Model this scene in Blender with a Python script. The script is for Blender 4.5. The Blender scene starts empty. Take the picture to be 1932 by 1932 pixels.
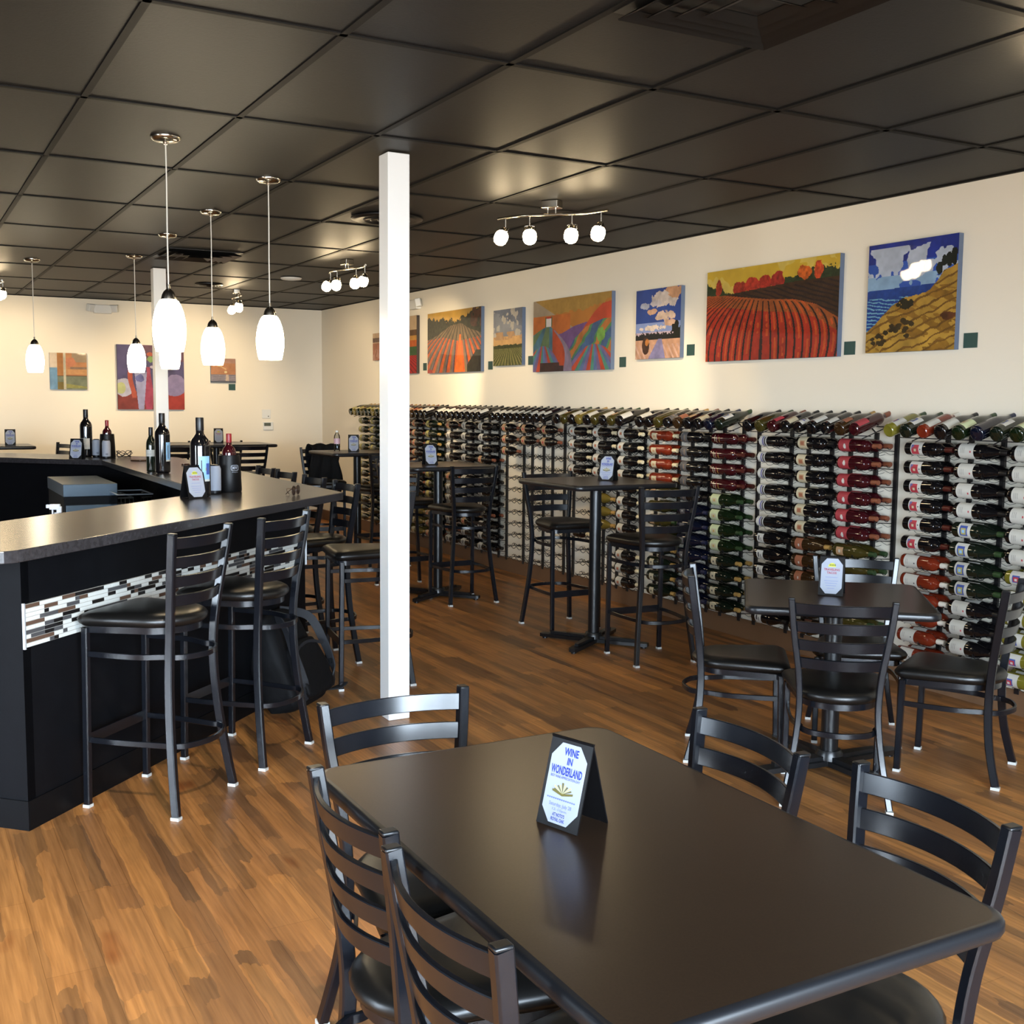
import bpy, math, random
import numpy as np
from mathutils import Matrix, Vector
random.seed(7); rng = np.random.default_rng(7)
SC = bpy.context.scene; COL = SC.collection
PI = math.pi
def rad(a): return math.radians(a)

# ------------------------------------------------------------------ materials
def lin(c):
    if isinstance(c, str):
        c = [int(c[i:i+2], 16) for i in (1, 3, 5)]
    return tuple(((x/255)/12.92 if x/255 <= .04045 else ((x/255+.055)/1.055)**2.4) for x in c)
def mat(name, col, rough=.5, metal=0., spec=.5, coat=0., emit=None, estr=0., noise=None, bump=0.):
    m = bpy.data.materials.new(name); m.use_nodes = True
    nt = m.node_tree; b = nt.nodes['Principled BSDF']
    c = lin(col) if (isinstance(col, str) or max(col) > 1.0) else col
    b.inputs['Base Color'].default_value = (*c, 1)
    b.inputs['Roughness'].default_value = rough
    b.inputs['Metallic'].default_value = metal
    b.inputs['Specular IOR Level'].default_value = spec
    b.inputs['Coat Weight'].default_value = coat
    b.inputs['Coat Roughness'].default_value = .08
    if emit:
        b.inputs['Emission Color'].default_value = (*emit, 1); b.inputs['Emission Strength'].default_value = estr
    if noise or bump:
        tc = nt.nodes.new('ShaderNodeTexCoord'); n = nt.nodes.new('ShaderNodeTexNoise')
        sc, amt = noise or (60, 0)
        n.inputs['Scale'].default_value = sc; n.inputs['Detail'].default_value = 4
        nt.links.new(tc.outputs['Object'], n.inputs['Vector'])
        if amt:
            mx = nt.nodes.new('ShaderNodeMixRGB'); mx.blend_type = 'MULTIPLY'; mx.inputs[0].default_value = 1
            cr = nt.nodes.new('ShaderNodeValToRGB')
            cr.color_ramp.elements[0].position = .3; cr.color_ramp.elements[1].position = .7
            cr.color_ramp.elements[0].color = (1-amt,)*3+(1,); cr.color_ramp.elements[1].color = (1+amt,)*3+(1,)
            nt.links.new(n.outputs['Fac'], cr.inputs[0])
            mx.inputs[1].default_value = (*c, 1); nt.links.new(cr.outputs[0], mx.inputs[2])
            nt.links.new(mx.outputs[0], b.inputs['Base Color'])
        if bump:
            bp = nt.nodes.new('ShaderNodeBump'); bp.inputs['Strength'].default_value = bump
            bp.inputs['Distance'].default_value = .01
            nt.links.new(n.outputs['Fac'], bp.inputs['Height']); nt.links.new(bp.outputs[0], b.inputs['Normal'])
    return m
M = {}
M['wall'] = mat('cream_paint', (235, 226, 208), .75, spec=.25, bump=.03)
M['darkwall'] = mat('umber_paint', (74, 64, 54), .75, spec=.2, bump=.03)  # for the unseen walls, dark tone chosen to cut bounced light
M['ceil'] = mat('charcoal_ceiling', (34, 34, 34), .5, spec=.18, noise=(90, .06), bump=.05)
M['grid'] = mat('ceiling_bar_black', (22, 21, 20), .6, spec=.12)
M['cove'] = mat('brown_cove', (112, 82, 58), .5)
M['black'] = mat('black_powdercoat', (14, 16, 21), .24, spec=.55)
M['iron'] = mat('black_cast_iron', (15, 16, 18), .32, spec=.55)
M['vinyl'] = mat('black_vinyl', (14, 13, 12), .36, spec=.55, bump=.02)
M['glide'] = mat('grey_glide', (190, 190, 185), .6)
M['table'] = mat('dark_laminate', (44, 32, 23), .28, spec=.5, noise=(240, .25))
M['tedge'] = mat('black_table_edge', (20, 21, 24), .34)
M['counter'] = mat('slate_laminate', (47, 45, 47), .25, spec=.6, noise=(60, .3))
M['barpanel'] = mat('black_bar_panel', (10, 11, 14), .5, spec=.12, noise=(14, .12))
M['toe'] = mat('black_vinyl_skirting', (9, 10, 12), .45, spec=.14)
M['chrome'] = mat('brushed_nickel', (190, 184, 172), .22, metal=1.)
M['steel'] = mat('stainless_steel', (150, 155, 160), .35, metal=.8)
M['trimmetal'] = mat('aluminium_trim', (205, 210, 215), .3, metal=.6)
M['tilew'] = mat('white_glass_tile', (196, 198, 194), .15, coat=.3)
M['tilek'] = mat('black_glass_tile', (24, 22, 22), .12, coat=.4)
M['tileb'] = mat('brown_glass_tile', (86, 66, 54), .15, coat=.4)
M['tileg'] = mat('grey_glass_tile', (70, 70, 72), .15, coat=.4)
M['grout'] = mat('grey_grout', (150, 146, 138), .8)
M['white'] = mat('white_plastic', (225, 224, 218), .45)
M['post'] = mat('white_gloss_paint', (236, 236, 234), .3)
M['paper'] = mat('white_paper', (152, 157, 169), .6)
M['tent'] = mat('black_leatherette', (11, 10, 11), .42, spec=.25)
M['blueink'] = mat('blue_ink', (20, 46, 140), .6)
M['greyink'] = mat('grey_blue_ink', (96, 108, 170), .6)
M['redink'] = mat('red_ink', (150, 20, 40), .6)
M['purpleink'] = mat('purple_ink', (110, 50, 120), .6)
M['bookcover'] = mat('olive_book', (96, 88, 36), .6)
M['bookpage'] = mat('tan_pages', (190, 182, 120), .6)
M['taco'] = mat('taco_yellow', (200, 196, 70), .6)
M['tacogreen'] = mat('taco_green', (60, 84, 30), .6)
M['cord'] = mat('clear_cord', (214, 210, 200), .35)
M['shade'] = mat('lit_frosted_glass', (255, 244, 225), .4, emit=(1, .84, .58), estr=11.)
M['bulb'] = mat('lit_globe_glass', (255, 244, 225), .4, emit=(1, .77, .46), estr=24.)
M['wire'] = mat('black_wire', (20, 20, 22), .4)
M['strip'] = mat('black_rack_steel', (24, 22, 24), .45)
M['tagcard'] = mat('dark_green_card', (36, 72, 68), .5)
M['ventm'] = mat('black_vent', (22, 21, 20), .4)
M['canvas'] = mat('blue_shaded_canvas_edge', (98, 112, 136), .7)  # white canvas sides, blue daylight shade put into the colour
M['canvasdark'] = mat('dark_canvas_edge', (60, 52, 46), .7)
M['cloth'] = mat('black_nylon', (9, 9, 11), .7, spec=.2, noise=(30, .25), bump=.25)
M['strapm'] = mat('charcoal_webbing', (22, 23, 28), .7)
M['lcd'] = mat('grey_lcd', (92, 96, 84), .3)
M['glassdark'] = mat('dark_lens', (40, 22, 16), .08, coat=.5)
M['bronze'] = mat('bronze_frame', (60, 36, 24), .3)
M['sprayw'] = mat('spray_white', (225, 226, 232), .45)
M['frame'] = mat('dark_window_frame', (50, 48, 46), .4)
M['sheen'] = mat('grey_cooler_steel', (86, 100, 112), .35, metal=.5)

def thin_glass(name, tint, mixf):
    m = bpy.data.materials.new(name); m.use_nodes = True; nt = m.node_tree
    for n in list(nt.nodes): nt.nodes.remove(n)
    o = nt.nodes.new('ShaderNodeOutputMaterial'); mx = nt.nodes.new('ShaderNodeMixShader')
    t = nt.nodes.new('ShaderNodeBsdfTransparent'); g = nt.nodes.new('ShaderNodeBsdfGlossy')
    fr = nt.nodes.new('ShaderNodeFresnel'); fr.inputs[0].default_value = mixf
    t.inputs[0].default_value = (*tint, 1); g.inputs['Roughness'].default_value = .03
    nt.links.new(fr.outputs[0], mx.inputs[0]); nt.links.new(t.outputs[0], mx.inputs[1])
    nt.links.new(g.outputs[0], mx.inputs[2]); nt.links.new(mx.outputs[0], o.inputs[0])
    return m
M['pane'] = thin_glass('window_glass', (.97, .98, .98), 1.3)
M['clearpl'] = thin_glass('clear_plastic', (.86, .88, .9), 1.5)

def floor_mat():
    m = bpy.data.materials.new('plank_floor'); m.use_nodes = True; nt = m.node_tree
    N = nt.nodes.new; L = nt.links.new; b = nt.nodes['Principled BSDF']
    tc = N('ShaderNodeTexCoord'); sp = N('ShaderNodeSeparateXYZ'); L(tc.outputs['Object'], sp.inputs[0])
    cm = N('ShaderNodeCombineXYZ'); L(sp.outputs['Y'], cm.inputs[0]); L(sp.outputs['X'], cm.inputs[1])
    # wavy edges between the streaks of a plank
    ns = N('ShaderNodeTexNoise'); ns.inputs['Scale'].default_value = 1; ns.inputs['Detail'].default_value = 3
    mp = N('ShaderNodeMapping'); mp.inputs['Scale'].default_value = (7, 30, 1); L(cm.outputs[0], mp.inputs[0]); L(mp.outputs[0], ns.inputs['Vector'])
    sub = N('ShaderNodeVectorMath'); sub.operation = 'SUBTRACT'; L(ns.outputs['Color'], sub.inputs[0]); sub.inputs[1].default_value = (.5, .5, .5)
    scl = N('ShaderNodeVectorMath'); scl.operation = 'MULTIPLY'; L(sub.outputs[0], scl.inputs[0]); scl.inputs[1].default_value = (.16, .028, 0)
    add = N('ShaderNodeVectorMath'); add.operation = 'ADD'; L(cm.outputs[0], add.inputs[0]); L(scl.outputs[0], add.inputs[1])
    def brick(vec, w, h, c1, c2, mortar, off, bias=0.):
        k = N('ShaderNodeTexBrick'); L(vec, k.inputs['Vector'])
        k.offset = off; k.offset_frequency = 2; k.squash = 1
        k.inputs['Scale'].default_value = 1; k.inputs['Brick Width'].default_value = w; k.inputs['Row Height'].default_value = h
        k.inputs['Mortar Size'].default_value = mortar; k.inputs['Bias'].default_value = bias
        k.inputs['Color1'].default_value = (*c1, 1); k.inputs['Color2'].default_value = (*c2, 1)
        k.inputs['Mortar'].default_value = (*[(a+d)/2 for a, d in zip(c1, c2)], 1)
        return k
    k1 = brick(add.outputs[0], .61, .047, lin((212, 142, 76)), lin((104, 72, 46)), 0, .37)
    k2 = brick(add.outputs[0], .87, .079, lin((216, 152, 84)), lin((114, 84, 59)), 0, .61)
    mx = N('ShaderNodeMixRGB'); mx.inputs[0].default_value = .5; L(k1.outputs[0], mx.inputs[1]); L(k2.outputs[0], mx.inputs[2])
    # fine grain and knots
    mg = N('ShaderNodeMapping'); mg.inputs['Scale'].default_value = (3.5, 75, 1); L(cm.outputs[0], mg.inputs[0])
    ng = N('ShaderNodeTexNoise'); ng.inputs['Scale'].default_value = 1; ng.inputs['Detail'].default_value = 6; L(mg.outputs[0], ng.inputs['Vector'])
    cr = N('ShaderNodeValToRGB'); cr.color_ramp.elements[0].position = .3; cr.color_ramp.elements[1].position = .68
    cr.color_ramp.elements[0].color = (.62, .58, .55, 1); cr.color_ramp.elements[1].color = (1.12, 1.12, 1.12, 1)
    L(ng.outputs['Fac'], cr.inputs[0])
    m2 = N('ShaderNodeMixRGB'); m2.blend_type = 'MULTIPLY'; m2.inputs[0].default_value = .85; L(mx.outputs[0], m2.inputs[1]); L(cr.outputs[0], m2.inputs[2])
    mk = N('ShaderNodeMapping'); mk.inputs['Scale'].default_value = (2.6, 6.5, 1); L(cm.outputs[0], mk.inputs[0])
    nk = N('ShaderNodeTexNoise'); nk.inputs['Scale'].default_value = 1; nk.inputs['Detail'].default_value = 2; L(mk.outputs[0], nk.inputs['Vector'])
    ck = N('ShaderNodeValToRGB'); ck.color_ramp.elements[0].position = .66; ck.color_ramp.elements[1].position = .78
    L(nk.outputs['Fac'], ck.inputs[0])
    m3 = N('ShaderNodeMixRGB'); m3.blend_type = 'MULTIPLY'; L(ck.outputs[0], m3.inputs[0]); L(m2.outputs[0], m3.inputs[1]); m3.inputs[2].default_value = (.62, .45, .36, 1)
    kp = brick(cm.outputs[0], 1.22, .155, (1, 1, 1), (.86, .84, .82), .0011, .43)
    kp.inputs['Mortar'].default_value = (.62, .58, .55, 1)
    m4 = N('ShaderNodeMixRGB'); m4.blend_type = 'MULTIPLY'; m4.inputs[0].default_value = 1; L(m3.outputs[0], m4.inputs[1]); L(kp.outputs[0], m4.inputs[2])
    L(m4.outputs[0], b.inputs['Base Color'])
    b.inputs['Roughness'].default_value = .36; b.inputs['Specular IOR Level'].default_value = .4
    return m
M['floor'] = floor_mat()
def paint_mat(name, coat):
    m = bpy.data.materials.new(name); m.use_nodes = True; nt = m.node_tree
    a = nt.nodes.new('ShaderNodeVertexColor'); a.layer_name = 'paint'; b = nt.nodes['Principled BSDF']
    nt.links.new(a.outputs[0], b.inputs['Base Color']); b.inputs['Roughness'].default_value = .55
    b.inputs['Coat Weight'].default_value = coat; b.inputs['Coat Roughness'].default_value = .03; b.inputs['Specular IOR Level'].default_value = .3
    return m
M['paint'] = paint_mat('matt_painting', 0.); M['paintgloss'] = paint_mat('varnished_painting', .6)

# ------------------------------------------------------------------ mesh builder
class MB:
    def __init__(s): s.v = []; s.f = []; s.m = []
    def add(s, vs, fs, mi=0, T=None):
        o = len(s.v)
        for p in vs:
            p = Vector(p)
            s.v.append(tuple(T @ p) if T is not None else tuple(p))
        for f in fs: s.f.append([i+o for i in f]); s.m.append(mi)
        return s
    def box(s, c, d, mi=0, T=None):
        x, y, z = c; a, b, h = d[0]/2, d[1]/2, d[2]/2
        vs = [(x+i*a, y+j*b, z+k*h) for k in (-1, 1) for j in (-1, 1) for i in (-1, 1)]
        return s.add(vs, [(0, 2, 3, 1), (4, 5, 7, 6), (0, 1, 5, 4), (2, 6, 7, 3), (0, 4, 6, 2), (1, 3, 7, 5)], mi, T)
    def prism(s, poly, z0, z1, mi=0, T=None, top=None):
        n = len(poly)
        vs = [(x, y, z0) for x, y in poly]+[(x, y, z1) for x, y in poly]
        s.add(vs, [tuple(range(n))[::-1]] + [(i, (i+1) % n, (i+1) % n+n, i+n) for i in range(n)], mi, T)
        o = len(s.v)-2*n
        s.f.append([o+n+i for i in range(n)]); s.m.append(mi if top is None else top)
        return s
    def tube(s, path, prof, mi=0, T=None, up=(0, 0, 1), closed=False):
        P = [Vector(p) for p in path]; n = len(P); k = len(prof); vs = []; up = Vector(up)
        for i, p in enumerate(P):
            if closed: t = P[(i+1) % n]-P[i-1]
            else: t = P[min(i+1, n-1)]-P[max(i-1, 0)]
            t.normalize(); u = up-t*up.dot(t)
            if u.length < 1e-4: u = Vector((1, 0, 0))-t*t.x
            u.normalize(); w = t.cross(u)
            for a, b in prof: vs.append(p+w*a+u*b)
        fs = []
        for i in range(n if closed else n-1):
            j = (i+1) % n
            for q in range(k):
                r = (q+1) % k; fs.append((i*k+q, i*k+r, j*k+r, j*k+q))
        if not closed: fs += [tuple(range(k))[::-1], tuple((n-1)*k+q for q in range(k))]
        return s.add(vs, fs, mi, T)
    def lathe(s, prof, n=24, mi=0, T=None, mis=None):
        vs = []; fs = []; idx = []
        for r, z in prof:
            if r < 1e-6: idx.append([len(vs)]); vs.append((0, 0, z))
            else:
                idx.append([len(vs)+i for i in range(n)])
                vs += [(r*math.cos(2*PI*i/n), r*math.sin(2*PI*i/n), z) for i in range(n)]
        ms = []
        for j in range(len(prof)-1):
            a, b = idx[j], idx[j+1]
            if len(a) == 1 and len(b) == 1: continue
            for i in range(n):
                k = (i+1) % n
                if len(a) == 1: fs.append((a[0], b[k], b[i]))
                elif len(b) == 1: fs.append((a[i], a[k], b[0]))
                else: fs.append((a[i], a[k], b[k], b[i]))
                ms.append(mis[j] if mis else mi)
        o = len(s.f); s.add(vs, fs, mi, T); s.m[o:] = ms
        return s
    def mesh(s, name, mats, smooth=True, ang=38):
        me = bpy.data.meshes.new(name); me.from_pydata(s.v, [], s.f)
        for m in (mats if isinstance(mats, (list, tuple)) else [mats]): me.materials.append(m)
        me.polygons.foreach_set('material_index', s.m)
        if smooth:
            me.polygons.foreach_set('use_smooth', [True]*len(me.polygons)); me.set_sharp_from_angle(angle=rad(ang))
        me.update(); return me
    def build(s, name, mats, parent=None, smooth=True, ang=38, bevel=0):
        return link(name, s.mesh(name, mats, smooth, ang), parent, bevel)
def link(name, me, parent=None, bevel=0):
    o = bpy.data.objects.new(name, me); COL.objects.link(o)
    if parent is not None: o.parent = parent
    if bevel:
        b = o.modifiers.new('Bevel', 'BEVEL'); b.width = bevel; b.segments = 2; b.limit_method = 'ANGLE'; b.angle_limit = rad(40)
    return o
def rect(w, h, c=.15):
    a, b = w/2, h/2; k = min(w, h)*c
    return [(-a+k, -b), (a-k, -b), (a, -b+k), (a, b-k), (a-k, b), (-a+k, b), (-a, b-k), (-a, -b+k)]
def circ(r, n=10): return [(r*math.cos(2*PI*i/n), r*math.sin(2*PI*i/n)) for i in range(n)]
def rrect(x0, y0, x1, y1, r, n=6):
    out = []
    for cx, cy, a in ((x1-r, y0+r, -90), (x1-r, y1-r, 0), (x0+r, y1-r, 90), (x0+r, y0+r, 180)):
        out += [(cx+r*math.cos(rad(a+90*i/n)), cy+r*math.sin(rad(a+90*i/n))) for i in range(n+1)]
    return out
def spline(pts, n=6):
    P = [Vector(p) for p in pts]; out = []
    for i in range(len(P)-1):
        a, b, c, d = P[max(i-1, 0)], P[i], P[i+1], P[min(i+2, len(P)-1)]
        for k in range(n):
            t = k/n
            out.append(.5*((2*b)+(c-a)*t+(2*a-5*b+4*c-d)*t*t+(3*b-a-3*c+d)*t**3))
    out.append(P[-1]); return out
def thing(name, label, cat, loc=(0, 0, 0), rz=0, group=None):
    o = bpy.data.objects.new(name, None); COL.objects.link(o); o.empty_display_size = .1
    o.location = loc; o.rotation_euler = (0, 0, rz); return tag(o, label, cat, group)
def tag(o, label, cat, group=None):
    o['label'] = label; o['category'] = cat
    if group: o['group'] = group
    return o
def struct(o): o['kind'] = 'structure'; return o
def copy_tree(o, parent=None):
    c = o.copy(); COL.objects.link(c)
    if parent is not None: c.parent = parent
    for ch in list(o.children): copy_tree(ch, c)
    return c
FIRST = {}
def place(key, maker, label, cat, loc, rz=0, group=None):
    """the first call builds the thing, later calls copy it with all its parts"""
    if key not in FIRST: FIRST[key] = o = maker()
    else: o = copy_tree(FIRST[key])
    o.location = loc; o.rotation_euler = (0, 0, rz); tag(o, label, cat, group); return o

# ------------------------------------------------------------------ room
CH = 1.568; XW = 4.977; YB = 14.12; ZC = 2.738; XL = -4.6; YF = -1.5
def slab(name, c, d, m, bevel=0):
    return struct(MB().box(c, d).build(name, m, smooth=False))
slab('floor', ((XL+XW)/2, (YF+YB)/2, -.05), (XW-XL+.4, YB-YF+.4, .1), M['floor'])
slab('ceiling', ((XL+XW)/2, (YF+YB)/2, ZC+.05), (XW-XL+.4, YB-YF+.4, .1), M['ceil'])
slab('wall_right', (XW+.1, (YF+YB)/2, ZC/2), (.2, YB-YF+.4, ZC), M['wall'])
slab('wall_back', ((XL+XW)/2, YB+.1, ZC/2), (XW-XL, .2, ZC), M['wall'])
# storefront wall behind the camera with three glazed openings
wins = [(-4.45, -2.35), (-2.1, -.05), (.2, 2.3)]; WZ0, WZ1 = .12, 2.35
w = MB(); edges = [XL]+[e for a in wins for e in a]+[XW]
for i in range(0, 8, 2): w.box(((edges[i]+edges[i+1])/2, YF-.1, ZC/2), (edges[i+1]-edges[i], .2, ZC))
for a, b in wins:
    w.box(((a+b)/2, YF-.1, WZ0/2), (b-a, .2, WZ0)); w.box(((a+b)/2, YF-.1, (WZ1+ZC)/2), (b-a, .2, ZC-WZ1))
struct(w.build('wall_front', M['darkwall'], smooth=False))
def window(n, x, y, W, z0, z1, rz):
    r = struct(bpy.data.objects.new('window_%d' % n, None)); COL.objects.link(r); r.location = (x, y, z0); r.rotation_euler = (0, 0, rz)
    Hh = z1-z0
    f = MB()
    for sx in (-1, 1): f.box((sx*(W/2-.025), 0, Hh/2), (.05, .12, Hh))
    f.box((0, 0, .025), (W, .12, .05)); f.box((0, 0, Hh-.025), (W, .12, .05)); f.box((0, 0, Hh/2), (.05, .1, Hh))
    f.build('window_frame', M['frame'], r, smooth=False)
    MB().box((0, 0, Hh/2), (W-.1, .006, Hh-.1)).build('window_pane', M['pane'], r, smooth=False)
    l = bpy.data.lights.new('daylight_portal', 'AREA'); l.shape = 'RECTANGLE'; l.size = W; l.size_y = Hh
    l.cycles.is_portal = True
    lo = bpy.data.objects.new('daylight_portal', l); COL.objects.link(lo)
    lo.location = (x+math.sin(rz)*.12, y-math.cos(rz)*.12, (z0+z1)/2); lo.rotation_euler = (rad(90), 0, rz)
for i, (a, b) in enumerate(wins): window(i+1, (a+b)/2, YF-.1, b-a, WZ0, WZ1, 0)
# side wall with one more window near the front corner
wy0, wy1 = 2.5, 3.5
w = MB()
for y0, y1, z0, z1 in ((YF-.2, wy0, 0, ZC), (wy1, YB+.2, 0, ZC), (wy0, wy1, 0, WZ0), (wy0, wy1, WZ1, ZC)): w.box((XL-.1, (y0+y1)/2, (z0+z1)/2), (.2, y1-y0, z1-z0))
struct(w.build('wall_left', M['darkwall'], smooth=False))
window(4, XL-.1, (wy0+wy1)/2, wy1-wy0, WZ0, WZ1, rad(-90))
# cove base
slab('baseboard_right', (XW-.005, (YF+YB)/2, .065), (.01, YB-YF, .13), M['cove'])
slab('baseboard_back', ((XL+XW)/2, YB-.005, .065), (XW-XL, .01, .13), M['cove'])
# ceiling grid: bars every 0.61 m across and 1.22 m along
g = MB(); GX0, GY0 = 1.931, 3.520
k = math.ceil((XL-GX0)/.61)
while GX0+.61*k < XW-.05:
    g.box((GX0+.61*k, (YF+YB)/2, ZC-.003), (.026, YB-YF, .006)); k += 1
k = math.ceil((YF-GY0)/1.22)
while GY0+1.22*k < YB:
    g.box(((XL+XW)/2, GY0+1.22*k, ZC-.0035), (XW-XL, .026, .005)); k += 1
struct(g.build('trim_1', M['grid'], smooth=False))
t2 = MB(); t2.box((XW-.012, (YF+YB)/2, ZC-.004), (.024, YB-YF, .008)); t2.box(((XL+XW)/2, YB-.012, ZC-.004), (XW-XL, .024, .008))
struct(t2.build('trim_2', M['grid'], smooth=False))

# white support posts
for (x, y, s, lab) in ((2.145, 5.045, .112, 'white square support post standing before the foreground table, nearer of two'),
                       (2.165, 10.49, .112, 'cream lit square support post rising behind the bar bottles, farther of two')):
    p = thing('support_post', lab, 'post', (x, y, 0), 0, 'square support posts')
    MB().box((0, 0, ZC/2-.004), (s, s, ZC-.009)).build('shaft', M['post'], p, bevel=.004)

# ------------------------------------------------------------------ chairs and stools
def seat_outline(inset=0., n=7):
    f, hw = .215-inset, .208-inset; r = .045
    pts = []
    for i in range(n+1): pts.append((hw-r+r*math.sin(rad(90-90*i/n))*1., f-r+r*math.sin(rad(90*i/n))))
    pts = [(hw-r+r*math.cos(rad(90*i/n)), f-r+r*math.sin(rad(90*i/n))) for i in range(n+1)]
    pts += [(-x, y) for x, y in pts[::-1]]
    bw = .172-inset
    arc = [(-bw*math.cos(rad(180*i/14)), -.03-(.172-inset)*math.sin(rad(180*i/14))) for i in range(15)]
    return pts+arc          # counter-clockwise
def cushion(z0, z1):
    s = MB(); L = []
    for ins, z in ((.012, z0), (.0, z0+.012), (-.004, (z0+z1)/2), (.004, z1-.014), (.022, z1-.004), (.06, z1), (.12, z1+.003)):
        L.append([(x, y, z) for x, y in seat_outline(ins)])
    n = len(L[0]); vs = [p for r in L for p in r]; fs = []
    for j in range(len(L)-1):
        for i in range(n): k = (i+1) % n; fs.append((j*n+i, j*n+k, (j+1)*n+k, (j+1)*n+i))
    fs += [tuple(range(n))[::-1], tuple((len(L)-1)*n+i for i in range(n))]
    return s.add(vs, fs)
def make_chair(bar):
    hs, ht = (.762, 1.072) if bar else (.462, .822)
    t = bpy.data.objects.new('bar_stool' if bar else 'dining_chair', None); COL.objects.link(t); t.empty_display_size = .1
    cushion(hs-.052, hs).build('seat', M['vinyl'], t, ang=60)
    sf = MB(); o = seat_outline(.018); sf.prism(o, hs-.078, hs-.0525)
    sf.build('seat_frame', M['black'], t)
    # rear posts: pinched in and forward at seat height, splayed at the feet (half width, y, z)
    if bar: side = [(.192, -.214, ht), (.184, -.203, .98), (.172, -.190, .88), (.159, -.177, .78), (.151, -.168, .69), (.149, -.163, .60), (.154, -.163, .48), (.166, -.172, .33), (.183, -.190, .17), (.200, -.212, .012)]
    else: side = [(.192, -.214, ht), (.182, -.200, .72), (.170, -.187, .63), (.157, -.175, .54), (.150, -.166, .45), (.149, -.162, .37), (.156, -.164, .28), (.170, -.174, .18), (.186, -.192, .09), (.200, -.212, .012)]
    def yat(z):
        for (x0, y0, z0), (x1, y1, z1) in zip(side, side[1:]):
            if z1 <= z <= z0: k = (z-z1)/(z0-z1); return x1+(x0-x1)*k, y1+(y0-y1)*k
    pr = rect(.025, .032)
    for sx in (-1, 1):
        p = MB().tube(spline([(sx*x, y, z) for x, y, z in side], 5), pr, up=(0, 1, 0)).build('back_post', M['black'], t)
        c = MB(); c.box((sx*.192, -.2145, ht+.002), (.024, .031, .008)); c.build('post_cap', M['iron'], p, bevel=.003)
        MB().box((sx*.200, -.2125, .006), (.027, .034, .012)).build('foot_glide', M['glide'], p)
        q = MB().tube([(sx*.186, .178, hs-.06), (sx*.187, .187, .012)], rect(.026, .026), up=(0, 1, 0)).build('front_leg', M['black'], t)
        MB().box((sx*.187, .187, .006), (.028, .028, .012)).build('foot_glide', M['glide'], q)
    for k in range(4):
        zc = ht-.034-.073*k; hx, y = yat(zc); hx -= .010; y -= .002
        path = [(x, y-.040*(1-(x/hx)**2), zc) for x in [-hx+2*hx*i/12 for i in range(13)]]
        MB().tube(path, rect(.011, .043), up=(0, -.2, 1)).build('back_slat', M['black'], t)
    def ring(z, name):
        hx, y = yat(z); e = hx-.020
        h = [(.182, .172), (.180, .06), (.170, -.05), (e+.004, y+.03), (e, y-.005), (e*.72, y-.05), (0, y-.078)]
        pts = [(-x, q, z) for x, q in h]+[(x, q, z) for x, q in h[-2::-1]]
        return MB().tube(spline(pts, 5), rect(.01, .022)).build(name, M['black'], t)
    if bar:
        ring(.60, 'stretcher'); ring(.265, 'foot_ring')
        MB().box((0, .187, .265), (.35, .008, .042)).build('footrest_bar', M['black'], t)
    else:
        ring(.30, 'stretcher')
    return t
def chair(x, y, face, label, group):
    return place('chair', lambda: make_chair(False), label, 'chair', (x, y, 0), rad(face-90), group)
def stool(x, y, face, label, group):
    return place('stool', lambda: make_chair(True), label, 'bar stool', (x, y, 0), rad(face-90), group)
G1 = 'chairs around the foreground table'
chair(1.094, 2.357, -90, 'black ladder-back chair at the far end of the foreground table', G1)
chair(.943, 1.934, 0, 'black ladder-back chair at foreground table, farther of two along the left side', G1)
chair(.92, 1.482, 0, 'black ladder-back chair at foreground table, nearer of two along the left side', G1)
chair(1.478, 1.941, 175.5, 'black ladder-back chair at foreground table, farther of two along the right side', G1)
chair(1.517, 1.457, 175.4, 'black ladder-back chair at foreground table, nearer of two along the right side', G1)
G2 = 'chairs around the low square table'
chair(3.301, 3.233, 48.4, 'black ladder-back chair with its back to us at the low square table', G2)
chair(3.989, 3.214, 117.8, 'black ladder-back chair on the right of the low square table', G2)
chair(3.296, 3.827, -39, 'black ladder-back chair seen side-on left of the low square table', G2)
chair(3.978, 3.779, 228.5, 'black ladder-back chair behind the low square table, facing us', G2)
G3 = 'stools along the bar'
stool(.875, 4.436, 134, 'tall black ladder-back stool at the bar front, nearest the bar end', G3)
stool(1.334, 4.841, 132.5, 'tall black ladder-back stool at the bar front beside the backpack', G3)
stool(2.295, 5.798, 171.7, 'tall black stool at the bar corner, half hidden by the near white post', G3)
for i, (yy, lab) in enumerate(((6.40, 'first past the bar corner'), (6.98, 'second past the bar corner'), (7.58, 'third past the bar corner'), (8.06, 'fourth past the bar corner'))):
    stool(2.19, yy, 180, 'tall black stool along the far side of the bar, '+lab, G3)
G4 = 'stools at the high tables'
stool(4.054, 5.547, 84, 'tall black stool with its back to us at the nearest high table', G4)
stool(4.075, 6.61, -90, 'tall black stool on the far side of the nearest high table', G4)
stool(3.91, 7.85, 90, 'tall black stool tucked under the near side of the second high table', G4)
stool(3.78, 8.60, -90, 'tall black stool on the far side of the second high table', G4)
stool(4.08, 9.93, 90, 'tall black stool before the third high table, beside the white post', G4)
stool(3.87, 10.97, -100, 'tall black stool with a black jacket on its back at third high table', G4)
stool(3.44, 12.32, 90, 'tall black stool at the back long table, near side, right', G4)
stool(2.70, 12.32, 90, 'tall black stool at the back long table, near side, left', G4)
stool(3.50, 13.16, -90, 'tall black stool at the back long table, wall side, right', G4)
stool(2.88, 13.16, -90, 'tall black stool at the back long table, wall side, left', G4)
stool(1.47, 13.07, 196, 'tall black stool at the small high table by the back wall', G4)

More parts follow.
